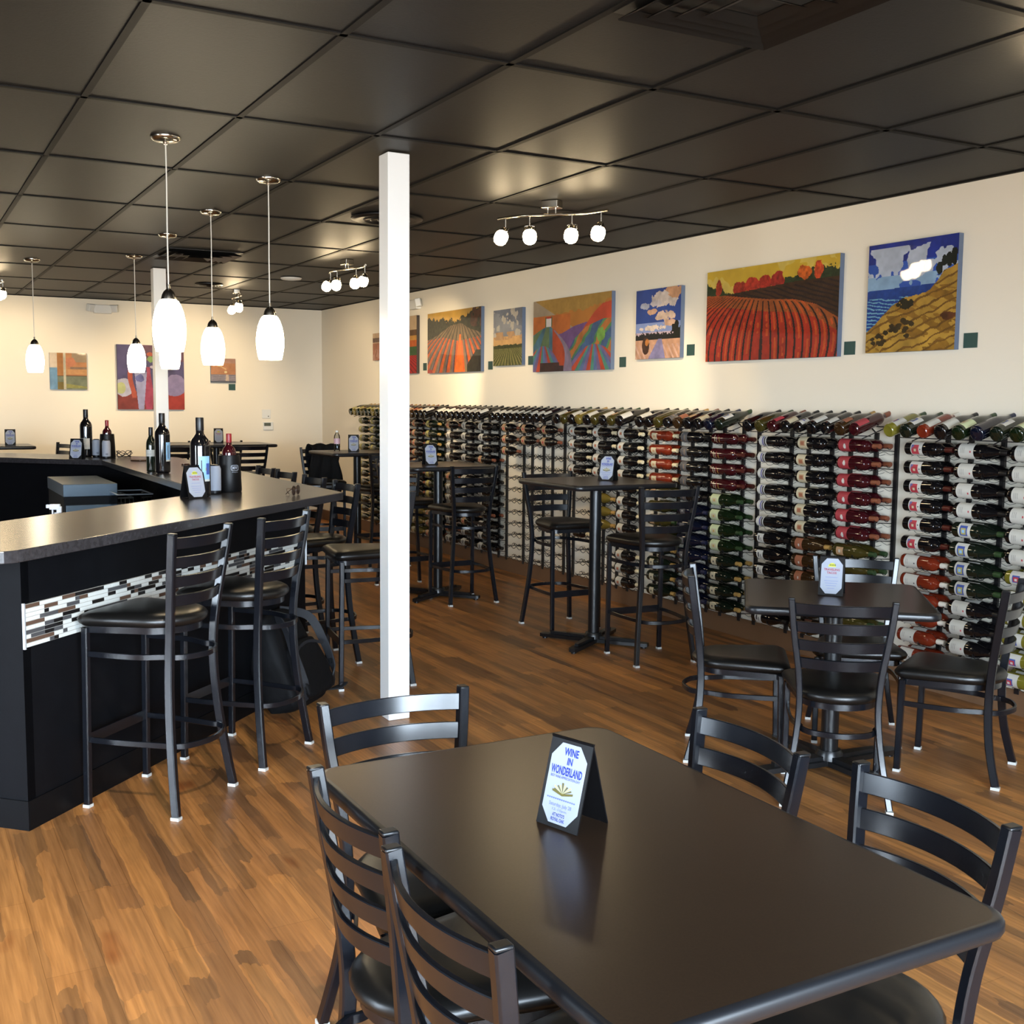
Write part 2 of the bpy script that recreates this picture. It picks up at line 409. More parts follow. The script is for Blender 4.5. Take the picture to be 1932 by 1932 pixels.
# ------------------------------------------------------------------ tables
def make_table(w, d, h, ncol=1):
    t = bpy.data.objects.new('dining_table' if h < .9 else 'high_table', None); COL.objects.link(t); t.empty_display_size = .1
    s = MB(); th = .034; r = .05; L = []
    for ins, z in ((.012, h-th), (.003, h-th+.004), (0, h-th+.012), (0, h-.010), (.003, h-.0035), (.008, h-.0008), (.014, h)):
        L.append([(x, y, z) for x, y in rrect(-w/2+ins, -d/2+ins, w/2-ins, d/2-ins, r)])
    n = len(L[0]); vs = [p for q in L for p in q]; fs = []
    for j in range(len(L)-1):
        for i in range(n): k = (i+1) % n; fs.append((j*n+i, j*n+k, (j+1)*n+k, (j+1)*n+i))
    s.add(vs, fs, 1); s.add(L[0], [tuple(range(n))[::-1]], 1); s.add(L[-1], [tuple(range(n))], 0)
    s.build('tabletop', [M['table'], M['tedge']], t, ang=60)
    for cy in ([0] if ncol == 1 else [-d*.26, d*.26]):
        c = MB(); c.lathe([(.0, .05), (.0375, .05), (.0375, h-th-.012), (0, h-th-.012)], 20, T=Matrix.Translation((0, cy, 0)))
        c.build('column', M['iron'], t)
        sp = MB(); sp.box((0, cy, h-th-.006), (.36, .05, .012)); sp.box((0, cy, h-th-.0062), (.05, .36, .0116)); sp.build('top_plate', M['iron'], t)
        b = MB(); b.lathe([(0, .075), (.05, .075), (.06, .055), (.06, .02), (0, .02)], 20, T=Matrix.Translation((0, cy, 0)))
        for a in range(4):
            R = Matrix.Translation((0, cy, 0)) @ Matrix.Rotation(rad(36+90*a), 4, 'Z')
            b.prism([(.03, -.042), (.355, -.03), (.375, -.018), (.375, .018), (.355, .03), (.03, .042)], .012, .034, T=R)
            b.prism([(.03, -.028), (.30, -.012), (.30, .012), (.03, .028)], .034, .052, T=R)
            b.lathe([(0, 0), (.018, 0), (.018, .012), (0, .012)], 10, T=R @ Matrix.Translation((.345, 0, 0)))
        b.build('cross_base', M['iron'], t)
    return t
place('tbl_long', lambda: make_table(.766, 1.214, .755, 2), 'dark rectangular laminate table filling the foreground', 'table', (1.168, 1.713, 0))
place('tbl_low', lambda: make_table(.762, .762, .755), 'low dark square table with four chairs before the wine racks', 'table', (3.53, 3.485, 0), rad(-40.5))
G5 = 'high tables beyond the post'
place('tbl_hi', lambda: make_table(.762, .762, 1.067), 'high black square table with two stools, nearest of the high tables', 'table', (3.98, 6.05, 0), 0, G5)
place('tbl_hi', None, 'high black square table second from us, right of the near white post', 'table', (3.82, 8.10, 0), 0, G5)
place('tbl_hi', None, 'high black square table holding the clear water bottle', 'table', (4.03, 10.42, 0), 0, G5)
place('tbl_hi2', lambda: make_table(1.214, .762, 1.067), 'long high black table along the back wall behind the bar', 'table', (3.23, 12.74, 0), 0, G5)
place('tbl_hi', None, 'high black table at the back wall, far left of the photo', 'table', (.94, 12.9, 0), 0, G5)

# ------------------------------------------------------------------ bar
def L45(x): return x+3.63          # outer edge of the front run (y = x + 3.63)
E0 = Vector((.285, 3.915)); dirF = Vector((1, 1)).normalized(); dirN = Vector((-1, 1)).normalized()
B0 = Vector((2.155, 5.785)); B1 = Vector((2.155, 9.825)); C0 = Vector((1.494, 6.069)); C1 = Vector((1.494, 9.546))
Eo = Vector((.60, 11.38)); Ei = Vector((.133, 10.907)); Fi = E0+dirN*.668
HB = 1.067
poly = []
r = .12
for i in range(9):                   # rounded end corner
    a = rad(225+90*i/8)              # from the end edge round to the front edge
    cc = E0+dirF*r+dirN*r; poly.append((cc.x+r*math.cos(a), cc.y+r*math.sin(a)))
poly += [tuple(B0), tuple(B1), tuple(Eo), tuple(Ei), tuple(C1), tuple(C0), tuple(Fi)]
ct = thing('bar_counter', 'long dark slate laminate bar top with bottles on it, turning twice', 'bar counter', (1.2, 5.2, HB))
MB().prism([(x-1.2, y-5.2) for x, y in poly], -.042, 0).build('counter_slab', M['counter'], ct, smooth=False, bevel=.003)
def offset_line(p, q, d):
    n = Vector((-(q-p).y, (q-p).x)).normalized(); return p+n*d, q+n*d
def inter(a, b, c, d):
    r_, s_ = b-a, d-c; t_ = ((c-a).x*s_.y-(c-a).y*s_.x)/(r_.x*s_.y-r_.y*s_.x); return a+r_*t_
A = Vector((.385, 4.288))
ov = .193
f0, f1 = offset_line(E0, B0, ov); m0, m1 = offset_line(B0, B1, ov); r0, r1 = offset_line(B1, Eo, ov)
P0 = A; P1 = inter(f0, f1, m0, m1); P2 = inter(m0, m1, r0, r1); P3 = r1
th = .15
fi0, fi1 = offset_line(E0, B0, ov+th); mi0, mi1 = offset_line(B0, B1, ov+th); ri0, ri1 = offset_line(B1, Eo, ov+th)
Q1 = inter(fi0, fi1, mi0, mi1); Q2 = inter(mi0, mi1, ri0, ri1); Q0 = P0+dirN*th; Q3 = ri1
def bar_run(label, p, q, pi, qi, mosaic, endface=False):
    t = thing('bar_cabinet', label, 'bar front', (p.x, p.y, 0), 0, 'bar front panels')
    d = (q-p); L = d.length; d = d/L; n = Vector((d.y, -d.x))    # n points outwards
    lp = lambda v: (v.x-p.x, v.y-p.y)
    MB().prism([lp(p), lp(q), lp(qi), lp(pi)], .0, HB-.043).build('panel', M['barpanel'], t, smooth=False)
    R = Matrix(((d.x, n.x, 0, 0), (d.y, n.y, 0, 0), (0, 0, 1, 0), (0, 0, 0, 1)))
    if endface:                                                  # return at the end of the bar
        MB().prism([(-.0005, -.0005), (0, .006), lp(P0+dirN*.6+dirF*-.0), lp(P0+dirN*.6+dirF*.04), (.04*d.x, .04*d.y)], 0, HB-.044).build('end_panel', M['barpanel'], t, smooth=False)
        MB().box((-.003, -.3, .055), (.006, .61, .11), T=R).build('end_skirting', M['toe'], t)
    MB().box((L/2, .003, .055), (L, .006, .11), T=R).build('skirting', M['toe'], t)
    if mosaic:
        x0, x1 = .006, L-.10; z0, z1 = .674, .831; rows = 10; rh = (z1-z0)/rows
        b = MB(); b.box(((x0+x1)/2, .003, (z0+z1)/2), (x1-x0, .006, z1-z0), 0, R)
        for j in range(rows):
            x = x0+.004; last = -1
            while x < x1-.008:
                w_ = min(random.choice((.025, .05, .05, .075, .1)), x1-.004-x)
                c_ = random.choice([1, 1, 1, 1, 2, 2, 2, 3, 4])
                if w_ > .008: b.box((x+w_/2, .0065, z0+rh*(j+.5)), (w_-.0022, .003, rh-.0022), c_, R)
                x += w_
        b.build('mosaic_band', [M['grout'], M['tilew'], M['tilek'], M['tileb'], M['tileg']], t, smooth=False)
        for xe in (x0-.003, x1+.003): MB().box((xe, .005, (z0+z1)/2), (.006, .011, z1-z0+.01), 0, R).build('edge_trim', M['trimmetal'], t, smooth=False)
    return t
bar_run('black bar front panel with black and white mosaic band behind two stools', P0, P1, Q0, Q1, True, True)
bar_run('black bar front panel on the side facing the wine racks, stools pushed up', P1, P2, Q1, Q2, True)
bar_run('black bar front panel of the rear run, seen inside the bar', P2, P3, Q2, Q3, False)
# things inside the bar
def boxes(name, label, cat, parts, loc, rz=0, group=None):
    t = thing(name, label, cat, loc, rz, group)
    for pn, m, bs in parts:
        b = MB()
        for c, d in bs: b.box(c, d)
        b.build(pn, m, t, smooth=False, bevel=.004)
    return t
boxes('bottle_cooler', 'grey steel bottle cooler standing inside the bar', 'cooler',
      [('body', M['barpanel'], [((0, 0, .43), (.36, .9, .86))]), ('lid', M['sheen'], [((0, 0, .905), (.37, .92, .09))]),
       ('front_face', M['sheen'], [((0, -.456, .55), (.34, .012, .5))])], (1.25, 8.98, 0))
boxes('under_bar_shelf', 'dark steel shelf under the far bar counter, inside the bar', 'shelf',
      [('shelf_board', M['steel'], [((0, 0, .70), (.28, 2.6, .02))]), ('leg', M['steel'], [((-.12, -1.25, .345), (.03, .03, .69))]), ('leg', M['steel'], [((-.12, 1.25, .345), (.03, .03, .69))])], (1.52, 8.3, 0))
boxes('wire_basket', 'pale wire glass basket on the shelf under the far counter', 'basket',
      [('rim', M['white'], [((0, -.24, .1), (.24, .01, .012)), ((0, .24, .1), (.24, .01, .012)), ((-.12, 0, .1), (.01, .48, .012)), ((.12, 0, .1), (.01, .48, .012))]),
       ('wires', M['white'], [((-.12, -.24+.04*i, .05), (.005, .005, .1)) for i in range(13)]+[((-.12+.03*i, -.24, .05), (.005, .005, .1)) for i in range(9)]+[((0, -.24+.04*i, .006), (.24, .005, .005)) for i in range(13)])], (1.49, 9.12, .711))
boxes('carton', 'small white carton on the shelf inside the bar', 'box', [('box_body', M['white'], [((0, 0, .05), (.12, .09, .1))]), ('flap', M['paper'], [((0, 0, .102), (.118, .045, .003))])], (1.50, 7.86, .711))
boxes('plastic_bin', 'clear plastic bin beside the white carton inside the bar', 'bin',
      [('bin_walls', M['clearpl'], [((0, -.2, .09), (.24, .004, .18)), ((0, .2, .09), (.24, .004, .18)), ((-.12, 0, .09), (.004, .4, .18)), ((.12, 0, .09), (.004, .4, .18))]),
       ('bin_base', M['steel'], [((0, 0, .004), (.24, .4, .006))]), ('bin_rim', M['steel'], [((0, -.2, .18), (.25, .012, .01)), ((0, .2, .18), (.25, .012, .01)), ((-.12, 0, .18), (.012, .4, .01)), ((.12, 0, .18), (.012, .4, .01))])], (1.50, 8.40, .711))
boxes('back_cabinet', 'low black cabinet on the bartender side of the bar front', 'cabinet',
      [('carcass', M['barpanel'], [((0, 0, .37), (1.6, .34, .74))]), ('worktop', M['toe'], [((0, 0, .75), (1.62, .36, .02))])], (.86, 5.16, 0), rad(45))
boxes('prep_cart', 'low black cart holding the white spray bottle inside the bar', 'cart',
      [('body', M['barpanel'], [((0, 0, .375), (.5, .5, .75))]), ('top', M['sheen'], [((0, 0, .76), (.52, .52, .02))]), ('tray_lip', M['steel'], [((0, .25, .78), (.5, .01, .02))])], (.94, 6.60, 0))
t = thing('spray_bottle', 'white spray bottle poking up behind the bar counter', 'spray bottle', (.765, 6.40, .771), rad(160))
MB().lathe([(0, 0), (.036, 0), (.038, .01), (.038, .11), (.03, .14), (.014, .16), (.014, .185), (0, .185)], 18).build('bottle_body', M['sprayw'], t)
MB().box((.01, 0, .215), (.055, .024, .03)).box((-.012, 0, .20), (.026, .022, .035)).box((.046, 0, .218), (.018, .016, .02)).build('spray_head', M['sprayw'], t, bevel=.004)
MB().box((.022, 0, .185), (.008, .012, .045)).build('trigger', M['sprayw'], t, bevel=.002)

# ------------------------------------------------------------------ bottles
SHAPES = {
 'bordeaux': dict(body=[(0, .006), (.030, .0), (.0365, .006), (.0375, .014), (.0375, .190), (.0365, .203), (.031, .217), (.0215, .229), (.0150, .240), (.0142, .262)], cap=[(.0146, .250), (.0150, .252), (.0150, .296), (.0140, .300), (0, .300)]),
 'burgundy': dict(body=[(0, .006), (.032, .0), (.0395, .006), (.0405, .014), (.0405, .142), (.0385, .165), (.0325, .192), (.0240, .220), (.0165, .244), (.0148, .262)], cap=[(.0150, .250), (.0154, .252), (.0150, .296), (.0140, .299), (0, .299)]),
 'slim': dict(body=[(0, .006), (.028, .0), (.0325, .006), (.0335, .014), (.0335, .175), (.0318, .198), (.027, .215), (.0195, .230), (.0148, .242), (.0140, .262)], cap=[(.0144, .248), (.0148, .250), (.0146, .300), (.0136, .304), (0, .304)]),
}
GL = {}
def glassm(n, c, r=.07): GL[n] = mat('glass_'+n, c, r, coat=.5, spec=.55)
glassm('black', (13, 12, 14)); glassm('dgreen', (18, 26, 18)); glassm('green', (17, 29, 13)); glassm('ruby', (52, 10, 16)); glassm('rose', (112, 38, 20))
glassm('yellow', (112, 106, 36)); glassm('olive', (58, 52, 20)); glassm('brown', (48, 32, 16)); glassm('navy', (14, 18, 34)); glassm('straw', (104, 90, 38))
LB = {}
def lab(n, c): LB[n] = mat('label_'+n, c, .55)
lab('white', (196, 193, 184)); lab('cream', (192, 180, 150)); lab('pink', (156, 54, 60)); lab('brown', (150, 92, 66)); lab('grey', (92, 90, 90)); lab('pgreen', (196, 204, 160))
lab('blue', (60, 80, 150)); lab('red', (176, 54, 66)); lab('yellow', (170, 160, 96)); lab('purple', (96, 92, 140)); lab('ltblue', (140, 186, 226)); lab('tan', (176, 140, 104)); lab('ink', (60, 56, 60)); lab('gold', (186, 150, 70))
CP = {}
def capm(n, c, r=.35): CP[n] = mat('capsule_'+n, c, r)
capm('black', (20, 19, 20)); capm('red', (134, 28, 34)); capm('dred', (70, 24, 18)); capm('white', (222, 216, 204)); capm('gold', (168, 132, 72)); capm('copper', (124, 70, 48)); capm('cream', (214, 200, 164)); capm('navy', (36, 40, 66)); capm('green', (40, 62, 34))
# kind: shape, glass, capsule, label colour, (label from, to), arc degrees, emblem [(colour, z0, z1, a0, a1)], words
KINDS = {
 'crest':  ('bordeaux', 'black', 'dred', 'white', (.048, .125), 150, [('red', .054, .102, -40, 42), ('purple', .054, .070, -40, -6), ('pink', .062, .096, -22, 20), ('cream', .072, .086, -6, 14), ('ink', .110, .117, -8, 2)], 'dark bottle, red crest label'),
 'vwhite': ('burgundy', 'black', 'black', 'white', (.030, .122), 170, [('red', .100, .108, -8, 6), ('grey', .045, .0465, -30, 10), ('grey', .055, .0565, -30, 10), ('grey', .065, .0665, -30, 10)], 'dark bottle, large white label'),
 'bcrest': ('burgundy', 'dgreen', 'green', 'white', (.045, .120), 140, [('blue', .056, .102, -40, 38), ('yellow', .064, .094, -20, 28), ('ltblue', .071, .087, -8, 14)], 'green bottle, blue crest label'),
 'rose':   ('bordeaux', 'rose', 'white', 'white', (.030, .120), 160, [('ink', .098, .106, -6, 5), ('grey', .045, .0465, -30, 10), ('grey', .055, .0565, -30, 10)], 'orange rosé bottle, white label'),
 'ycrest': ('bordeaux', 'yellow', 'green', 'white', (.036, .118), 150, [('blue', .050, .092, -30, 26), ('red', .056, .086, -18, 18), ('white', .064, .078, -6, 12)], 'yellow white-wine bottle, crest label'),
 'slimp':  ('slim', 'black', 'black', 'white', (.022, .088), 170, [('purple', .050, .062, -60, 60), ('ink', .068, .080, -50, 50)], 'slim dark bottle, striped label'),
 'oval':   ('burgundy', 'black', 'black', 'white', (.040, .098), 95, [('ink', .052, .064, -26, 16), ('ink', .074, .080, -10, 24)], 'dark bottle, script oval label'),
 'framed': ('bordeaux', 'black', 'black', 'cream', (.028, .102), 150, [('tan', .046, .086, -26, 26), ('brown', .052, .080, -16, 16)], 'dark bottle, framed cream label'),
 'cognac': ('burgundy', 'brown', 'gold', 'brown', (.040, .100), 130, [('white', .070, .080, -10, 12)], 'brown bottle, copper label'),
 'rubyx':  ('bordeaux', 'ruby', 'copper', 'pink', (.018, .100), 180, [('white', .056, .076, -12, 12), ('white', .060, .072, -24, 20)], 'ruby bottle, pink label'),
 'olive':  ('burgundy', 'olive', 'green', 'tan', (.036, .090), 70, [('white', .056, .070, -12, 12)], 'olive bottle, small label'),
 'roser':  ('bordeaux', 'rose', 'cream', 'cream', (.034, .092), 80, [('tan', .050, .076, -12, 12)], 'orange rosé bottle, round label'),
 'dgrey':  ('bordeaux', 'black', 'black', 'grey', (.030, .098), 160, [('ink', .040, .050, -40, 40), ('tan', .070, .074, -40, 40)], 'black bottle, charcoal label'),
 'scrib':  ('bordeaux', 'ruby', 'dred', 'ruby', (.024, .110), 160, [('cream', .040, .045, -40, 30), ('cream', .058, .062, -20, 40), ('pink', .072, .076, -40, 10), ('gold', .088, .092, -20, 30)], 'ruby bottle, silver script label'),
 'pgreen': ('burgundy', 'green', 'green', 'pgreen', (.026, .110), 140, [('cream', .044, .090, -22, 22), ('gold', .060, .074, -10, 10)], 'green bottle, pale green label'),
 'roundc': ('burgundy', 'dgreen', 'gold', 'cream', (.042, .094), 75, [('ink', .060, .074, -8, 8)], 'green bottle, round cream label'),
 'navy':   ('burgundy', 'navy', 'navy', 'grey', (.040, .092), 70, [('white', .060, .072, -8, 8)], 'navy bottle, grey label'),
 'chateau':('bordeaux', 'black', 'cream', 'white', (.024, .096), 160, [('tan', .044, .074, -22, 14), ('red', .052, .066, -10, 4)], 'black bottle, cream capsule, white label'),
 'straw':  ('burgundy', 'straw', 'gold', 'cream', (.030, .092), 120, [('gold', .048, .070, -14, 14)], 'pale gold bottle, cream label'),
 'print':  ('bordeaux', 'black', 'black', 'white', (.030, .105), 150, [('ink', .046, .056, -36, 36), ('grey', .064, .086, -26, 22)], 'black bottle, printed white label'),
 'dark':   ('burgundy', 'black', 'copper', 'tan', (.036, .096), 130, [('red', .056, .076, -14, 14)], 'dark bottle, tan label'),
 'reds':   ('bordeaux', 'ruby', 'copper', 'red', (.032, .100), 150, [('gold', .054, .074, -18, 18)], 'dark red bottle, red label'),
 'gfizz':  ('burgundy', 'dgreen', 'gold', 'yellow', (.036, .098), 130, [('green' if False else 'ink', .056, .074, -16, 16)], 'green bottle, yellow label'),
}
LB['ruby'] = GL['ruby']
def arc_patch(b, prof_r, z0, z1, a0, a1, mi, T=None, nz=2):
    na = max(2, int((a1-a0)/12)); vs = []; fs = []
    for j in range(nz+1):
        z = z0+(z1-z0)*j/nz
        for i in range(na+1):
            a = rad(-90+a0+(a1-a0)*i/na); vs.append((prof_r*math.cos(a), prof_r*math.sin(a), z))
    for j in range(nz):
        for i in range(na): p = j*(na+1)+i; fs.append((p, p+1, p+na+2, p+na+1))
    b.add(vs, fs, mi, T)
def label_mb(b, kind, mats, T=None):
    sh, gl, cp, lc, (z0, z1), arc, emb, _ = KINDS[kind]
    R = SHAPES[sh]['body'][4][0]
    def mi(m):
        if m not in mats: mats.append(m)
        return mats.index(m)
    arc_patch(b, R+.0004, z0, z1, -arc/2, arc/2, mi(LB[lc]), T)
    for q, (c, e0, e1, a0, a1) in enumerate(emb): arc_patch(b, R+.0007+.0003*q, e0, e1, a0, a1, mi(LB[c]), T, 1)
MESHC = {}
def bottle_meshes(kind, n=20):
    if kind not in MESHC:
        sh, gl, cp, *_ = KINDS[kind]; S = SHAPES[sh]
        body = MB().lathe(S['body'], n).mesh('bottle_glass', GL[gl], ang=50)
        cap = MB().lathe(S['cap'], 14).mesh('capsule', CP[cp], ang=50)
        mats = []; lb = MB(); label_mb(lb, kind, mats); lm = lb.mesh('bottle_label', mats, ang=60)
        one = MB(); m1 = [GL[gl], CP[cp]]; one.lathe(S['body'], 14, 0); one.lathe(S['cap'], 10, 1); label_mb(one, kind, m1)
        MESHC[kind] = (body, cap, lm, one.mesh('wine_bottle', m1, ang=50))
    return MESHC[kind]
def bottle(kind, Mx, label, group, parts=True, name='wine_bottle'):
    body, cap, lm, one = bottle_meshes(kind)
    if parts:
        o = bpy.data.objects.new(name, None); COL.objects.link(o); o.empty_display_size = .05
        for nm, me in (('glass_body', body), ('capsule', cap), ('paper_label', lm)): link(nm, me, o)
    else: o = link(name, one)
    o.matrix_world = Mx; tag(o, label, 'bottle', group); return o

# ------------------------------------------------------------------ wine racks on the right wall
ORD = ['first', 'second', 'third', 'fourth', 'fifth', 'sixth', 'seventh', 'eighth', 'ninth', 'tenth', 'eleventh', 'twelfth']
COLN = ['left', 'middle', 'right']
RY = [4.280, 5.472, 6.620, 7.735, 8.88, 10.04, 11.21, 12.38]
TOPOFF = [.02, -.025, 0, .03, 0, 0, 0, 0]      # far (left) end of each rack
RNAME = ['nearest rack', 'second-nearest rack', 'third-nearest rack', 'fourth-nearest rack', 'mostly empty rack', 'sixth-nearest rack', 'seventh-nearest rack', 'farthest rack']
CPITCH = .347; ROWZ = [1.338-.1022*i for i in range(12)]
XF, XR = 4.842, 4.925                                             # axis of the front and rear bottle
def planned(n, c, r):
    if n == 0: return ['crest' if r < 6 else 'rose', 'vwhite' if r < 4 else ('bcrest' if r < 8 else 'vwhite'), 'vwhite' if r < 6 else 'ycrest'][c]
    if n == 1: return ['slimp' if r < 6 else 'oval', 'framed' if r < 6 else 'cognac', 'rubyx' if r < 6 else 'olive'][c]
    if n == 2: return ['roser' if r < 4 else ('roundc' if r > 7 else 'olive'), 'dgrey' if r < 5 else 'navy', 'scrib' if r < 4 else ('pgreen' if r < 8 else 'roundc')][c]
    if n == 3:
        if c == 0: return 'chateau' if r in (0, 1, 2, 3, 4, 8) else None
        if c == 1: return 'chateau' if r < 4 else ('straw' if r < 8 else None)
        return 'chateau' if r != 7 else 'chateau'
    if n == 4: return 'dark' if r < (3, 2, 2)[c] else None
    if n == 5: return ['print', 'print', 'print'][c] if (r+c) % 5 else 'dark'
    if n == 6: return ['reds', 'dark', 'gfizz'][c] if r < 8 else ['straw', 'straw', 'dark'][c]
    return ['gfizz', 'gfizz', 'reds'][c]
def rack_matrix(x, y, z, roll=0):
    R = Matrix(((0, 1, 0, 0), (0, 0, -1, 0), (-1, 0, 0, 0), (0, 0, 0, 1)))
    return Matrix.Translation((x, y, z)) @ R @ Matrix.Rotation(rad(roll), 4, 'Z')
stuff = MB(); stuff_mats = []
def stuff_bottle(kind, Mx, n=10):
    sh, gl, cp, *_ = KINDS[kind]; S = SHAPES[sh]
    for m in (GL[gl], CP[cp]):
        if m not in stuff_mats: stuff_mats.append(m)
    stuff.lathe(S['body'], n, stuff_mats.index(GL[gl]), Mx); stuff.lathe(S['cap'], 8, stuff_mats.index(CP[cp]), Mx)
    label_mb(stuff, kind, stuff_mats, Mx)
cradle_me = None
def make_rack(wr=.0013, wa=.009):
    t = bpy.data.objects.new('wine_rack', None); COL.objects.link(t); t.empty_display_size = .1
    for c in range(3):
        for dy in (.155, .305):
            MB().box((XW-.010, -CPITCH*c-dy, .76), (.016, .024, 1.30)).build('upright_strip', M['strip'], t, smooth=False)
        y0 = -CPITCH*c
        for r_ in range(12):
            z = ROWZ[r_]; cr = MB()
            for xx, rb in ((XF, .0405), (XR, .0405)):           # wavy wires that hold belly and neck of each bottle
                for dy, rr in ((.155, .0425), (.290, .019)):
                    pts = []
                    for i in range(9):
                        a = rad(200+140*i/8); pts.append((xx+rr*math.cos(a), y0-dy, z+rr*math.sin(a)))
                    cr.tube(pts, circ(.0022, 5), up=(0, 1, 0))
            for zz, xx in ((z-.043, XF), (z-.040, XR)):
                pts = [(xx+.006*math.sin(i*2.1), y0-.02-.031*i, zz+wa*math.sin(i*1.9)) for i in range(11)]
                cr.tube(spline(pts, 2), circ(wr, 5))
            cr.tube([(XF-.04, y0-.155, z-.028), (XW-.005, y0-.155, z-.038)], circ(.0025, 5)); cr.tube([(XF-.02, y0-.305, z-.02), (XW-.005, y0-.305, z-.03)], circ(.0025, 5))
            cr.build('wire_cradle', M['wire'], t)
    s = MB()
    for x, z in ((4.735, 1.397), (4.885, 1.447)): s.tube([(x, -.03, z), (x, -1.02, z)], circ(.003, 6))
    for dy in (.155, .305, .502, .652, .849, .999): s.tube([(4.69, -dy, 1.382), (4.96, -dy, 1.472)], circ(.003, 6)); s.tube([(4.90, -dy, 1.452), (XW-.006, -dy, 1.40)], circ(.004, 6))
    s.build('display_shelf', M['strip'], t)
    return t
for n, y in enumerate(RY):
    nm = 'black steel wall wine rack full of bottles' if n != 4 else 'black steel wall wine rack with bare wavy wires'
    place('rack_bare' if n in (3, 4) else 'rack', (lambda: make_rack(.0028, .013)) if n in (3, 4) else make_rack, nm+', '+('nearest of eight' if n == 0 else ORD[n]+' of eight counting from the right'), 'wine rack', (0, y, 0), 0, 'wine racks along the right wall')
    for c in range(3):
        for r_ in range(12):
            kd = planned(n, c, r_)
            if kd is None: continue
            jit = random.uniform(-.006, .006)
            dc = .02*c if n == 0 else 0
            Mx = rack_matrix(XF, y-CPITCH*c+dc+jit, ROWZ[r_]+.0, random.uniform(-9, 9)+8)
            if n < 7:
                bottle(kd, Mx, '%s, %s row down, %s column, %s' % (KINDS[kd][7], ORD[r_], COLN[c], RNAME[n]), 'wine bottles in the wall racks', parts=(n < 4))
            else: stuff_bottle(kd, Mx)
            if n != 4 and not (n == 3 and r_ > 4): stuff_bottle(kd, rack_matrix(XR, y-CPITCH*c+dc-.004+jit, ROWZ[r_], random.uniform(-9, 9)+8))
tops = [['ycrest', 'bcrest', 'rose', 'vwhite', 'pgreen', 'navy', 'bcrest', 'pgreen', 'dgrey'],
        ['oval', 'olive', 'reds', 'framed', 'slimp', 'vwhite', 'print', 'cognac', 'rubyx'],
        ['vwhite', 'oval', 'olive', 'dgrey', 'cognac', 'dark', 'framed', 'navy', 'bcrest'],
        ['vwhite', 'olive', 'vwhite', 'straw', 'vwhite', 'olive', 'vwhite', 'olive', 'vwhite'],
        ['print']*9, ['vwhite', 'print']*4+['vwhite'], ['dark', 'cognac', 'dark', 'vwhite', 'dark', 'cognac', 'dark', 'vwhite', 'vwhite'], ['gfizz', 'straw', 'gfizz', 'olive', 'gfizz', 'gfizz', 'straw', 'gfizz', 'olive']]
tilt = rad(18)
for n, y in enumerate(RY):
    for k in range(9):
        kd = tops[n][k]; yy = y+TOPOFF[n]-.112*k
        zax = Vector((math.cos(tilt), 0, math.sin(tilt))); back = Vector((math.sin(tilt), 0, -math.cos(tilt)))   # local y points down
        xax = back.cross(zax)
        R = Matrix((xax, back, zax)).transposed().to_4x4()
        Mx = Matrix.Translation((4.700, yy, 1.430)) @ R @ Matrix.Rotation(rad(random.uniform(-22, 14)-14), 4, 'Z')
        bottle(kd, Mx, '%s, lying tilted on top shelf, %s from left, %s' % (KINDS[kd][7], ORD[k], RNAME[n]), 'wine bottles on the rack tops', parts=(n < 4))
so = stuff.build('wine_bottles', stuff_mats, ang=50); so['kind'] = 'stuff'
tag(so, 'dark wine bottles lying behind the front row in the wall racks', 'bottles')

# ------------------------------------------------------------------ lettering
TXT = {}
def text_geo(s, bold=0.):
    if (s, bold) not in TXT:
        cu = bpy.data.curves.new('lettering', 'FONT'); cu.body = s; cu.align_x = 'CENTER'; cu.size = 1; cu.offset = bold; cu.resolution_u = 2
        o = bpy.data.objects.new('lettering_tmp', cu); COL.objects.link(o)
        bpy.context.view_layer.update()
        me = bpy.data.meshes.new_from_object(o.evaluated_get(bpy.context.evaluated_depsgraph_get()))
        vs = [tuple(v.co) for v in me.vertices]; fs = [tuple(p.vertices) for p in me.polygons]
        bpy.data.objects.remove(o); bpy.data.meshes.remove(me); bpy.data.curves.remove(cu)
        x0 = min(v[0] for v in vs); x1 = max(v[0] for v in vs); y0 = min(v[1] for v in vs); y1 = max(v[1] for v in vs)
        TXT[(s, bold)] = ([((v[0]-x0)/(x1-x0)-.5, (v[1]-y0)/(y1-y0)) for v in vs], fs)
    return TXT[(s, bold)]
def put_text(b, s, cx, y0, w, h, fn, mi=0, bold=0.):
    vs, fs = text_geo(s, bold); b.add([fn(cx+x*w, y0+y*h) for x, y in vs], fs, mi)

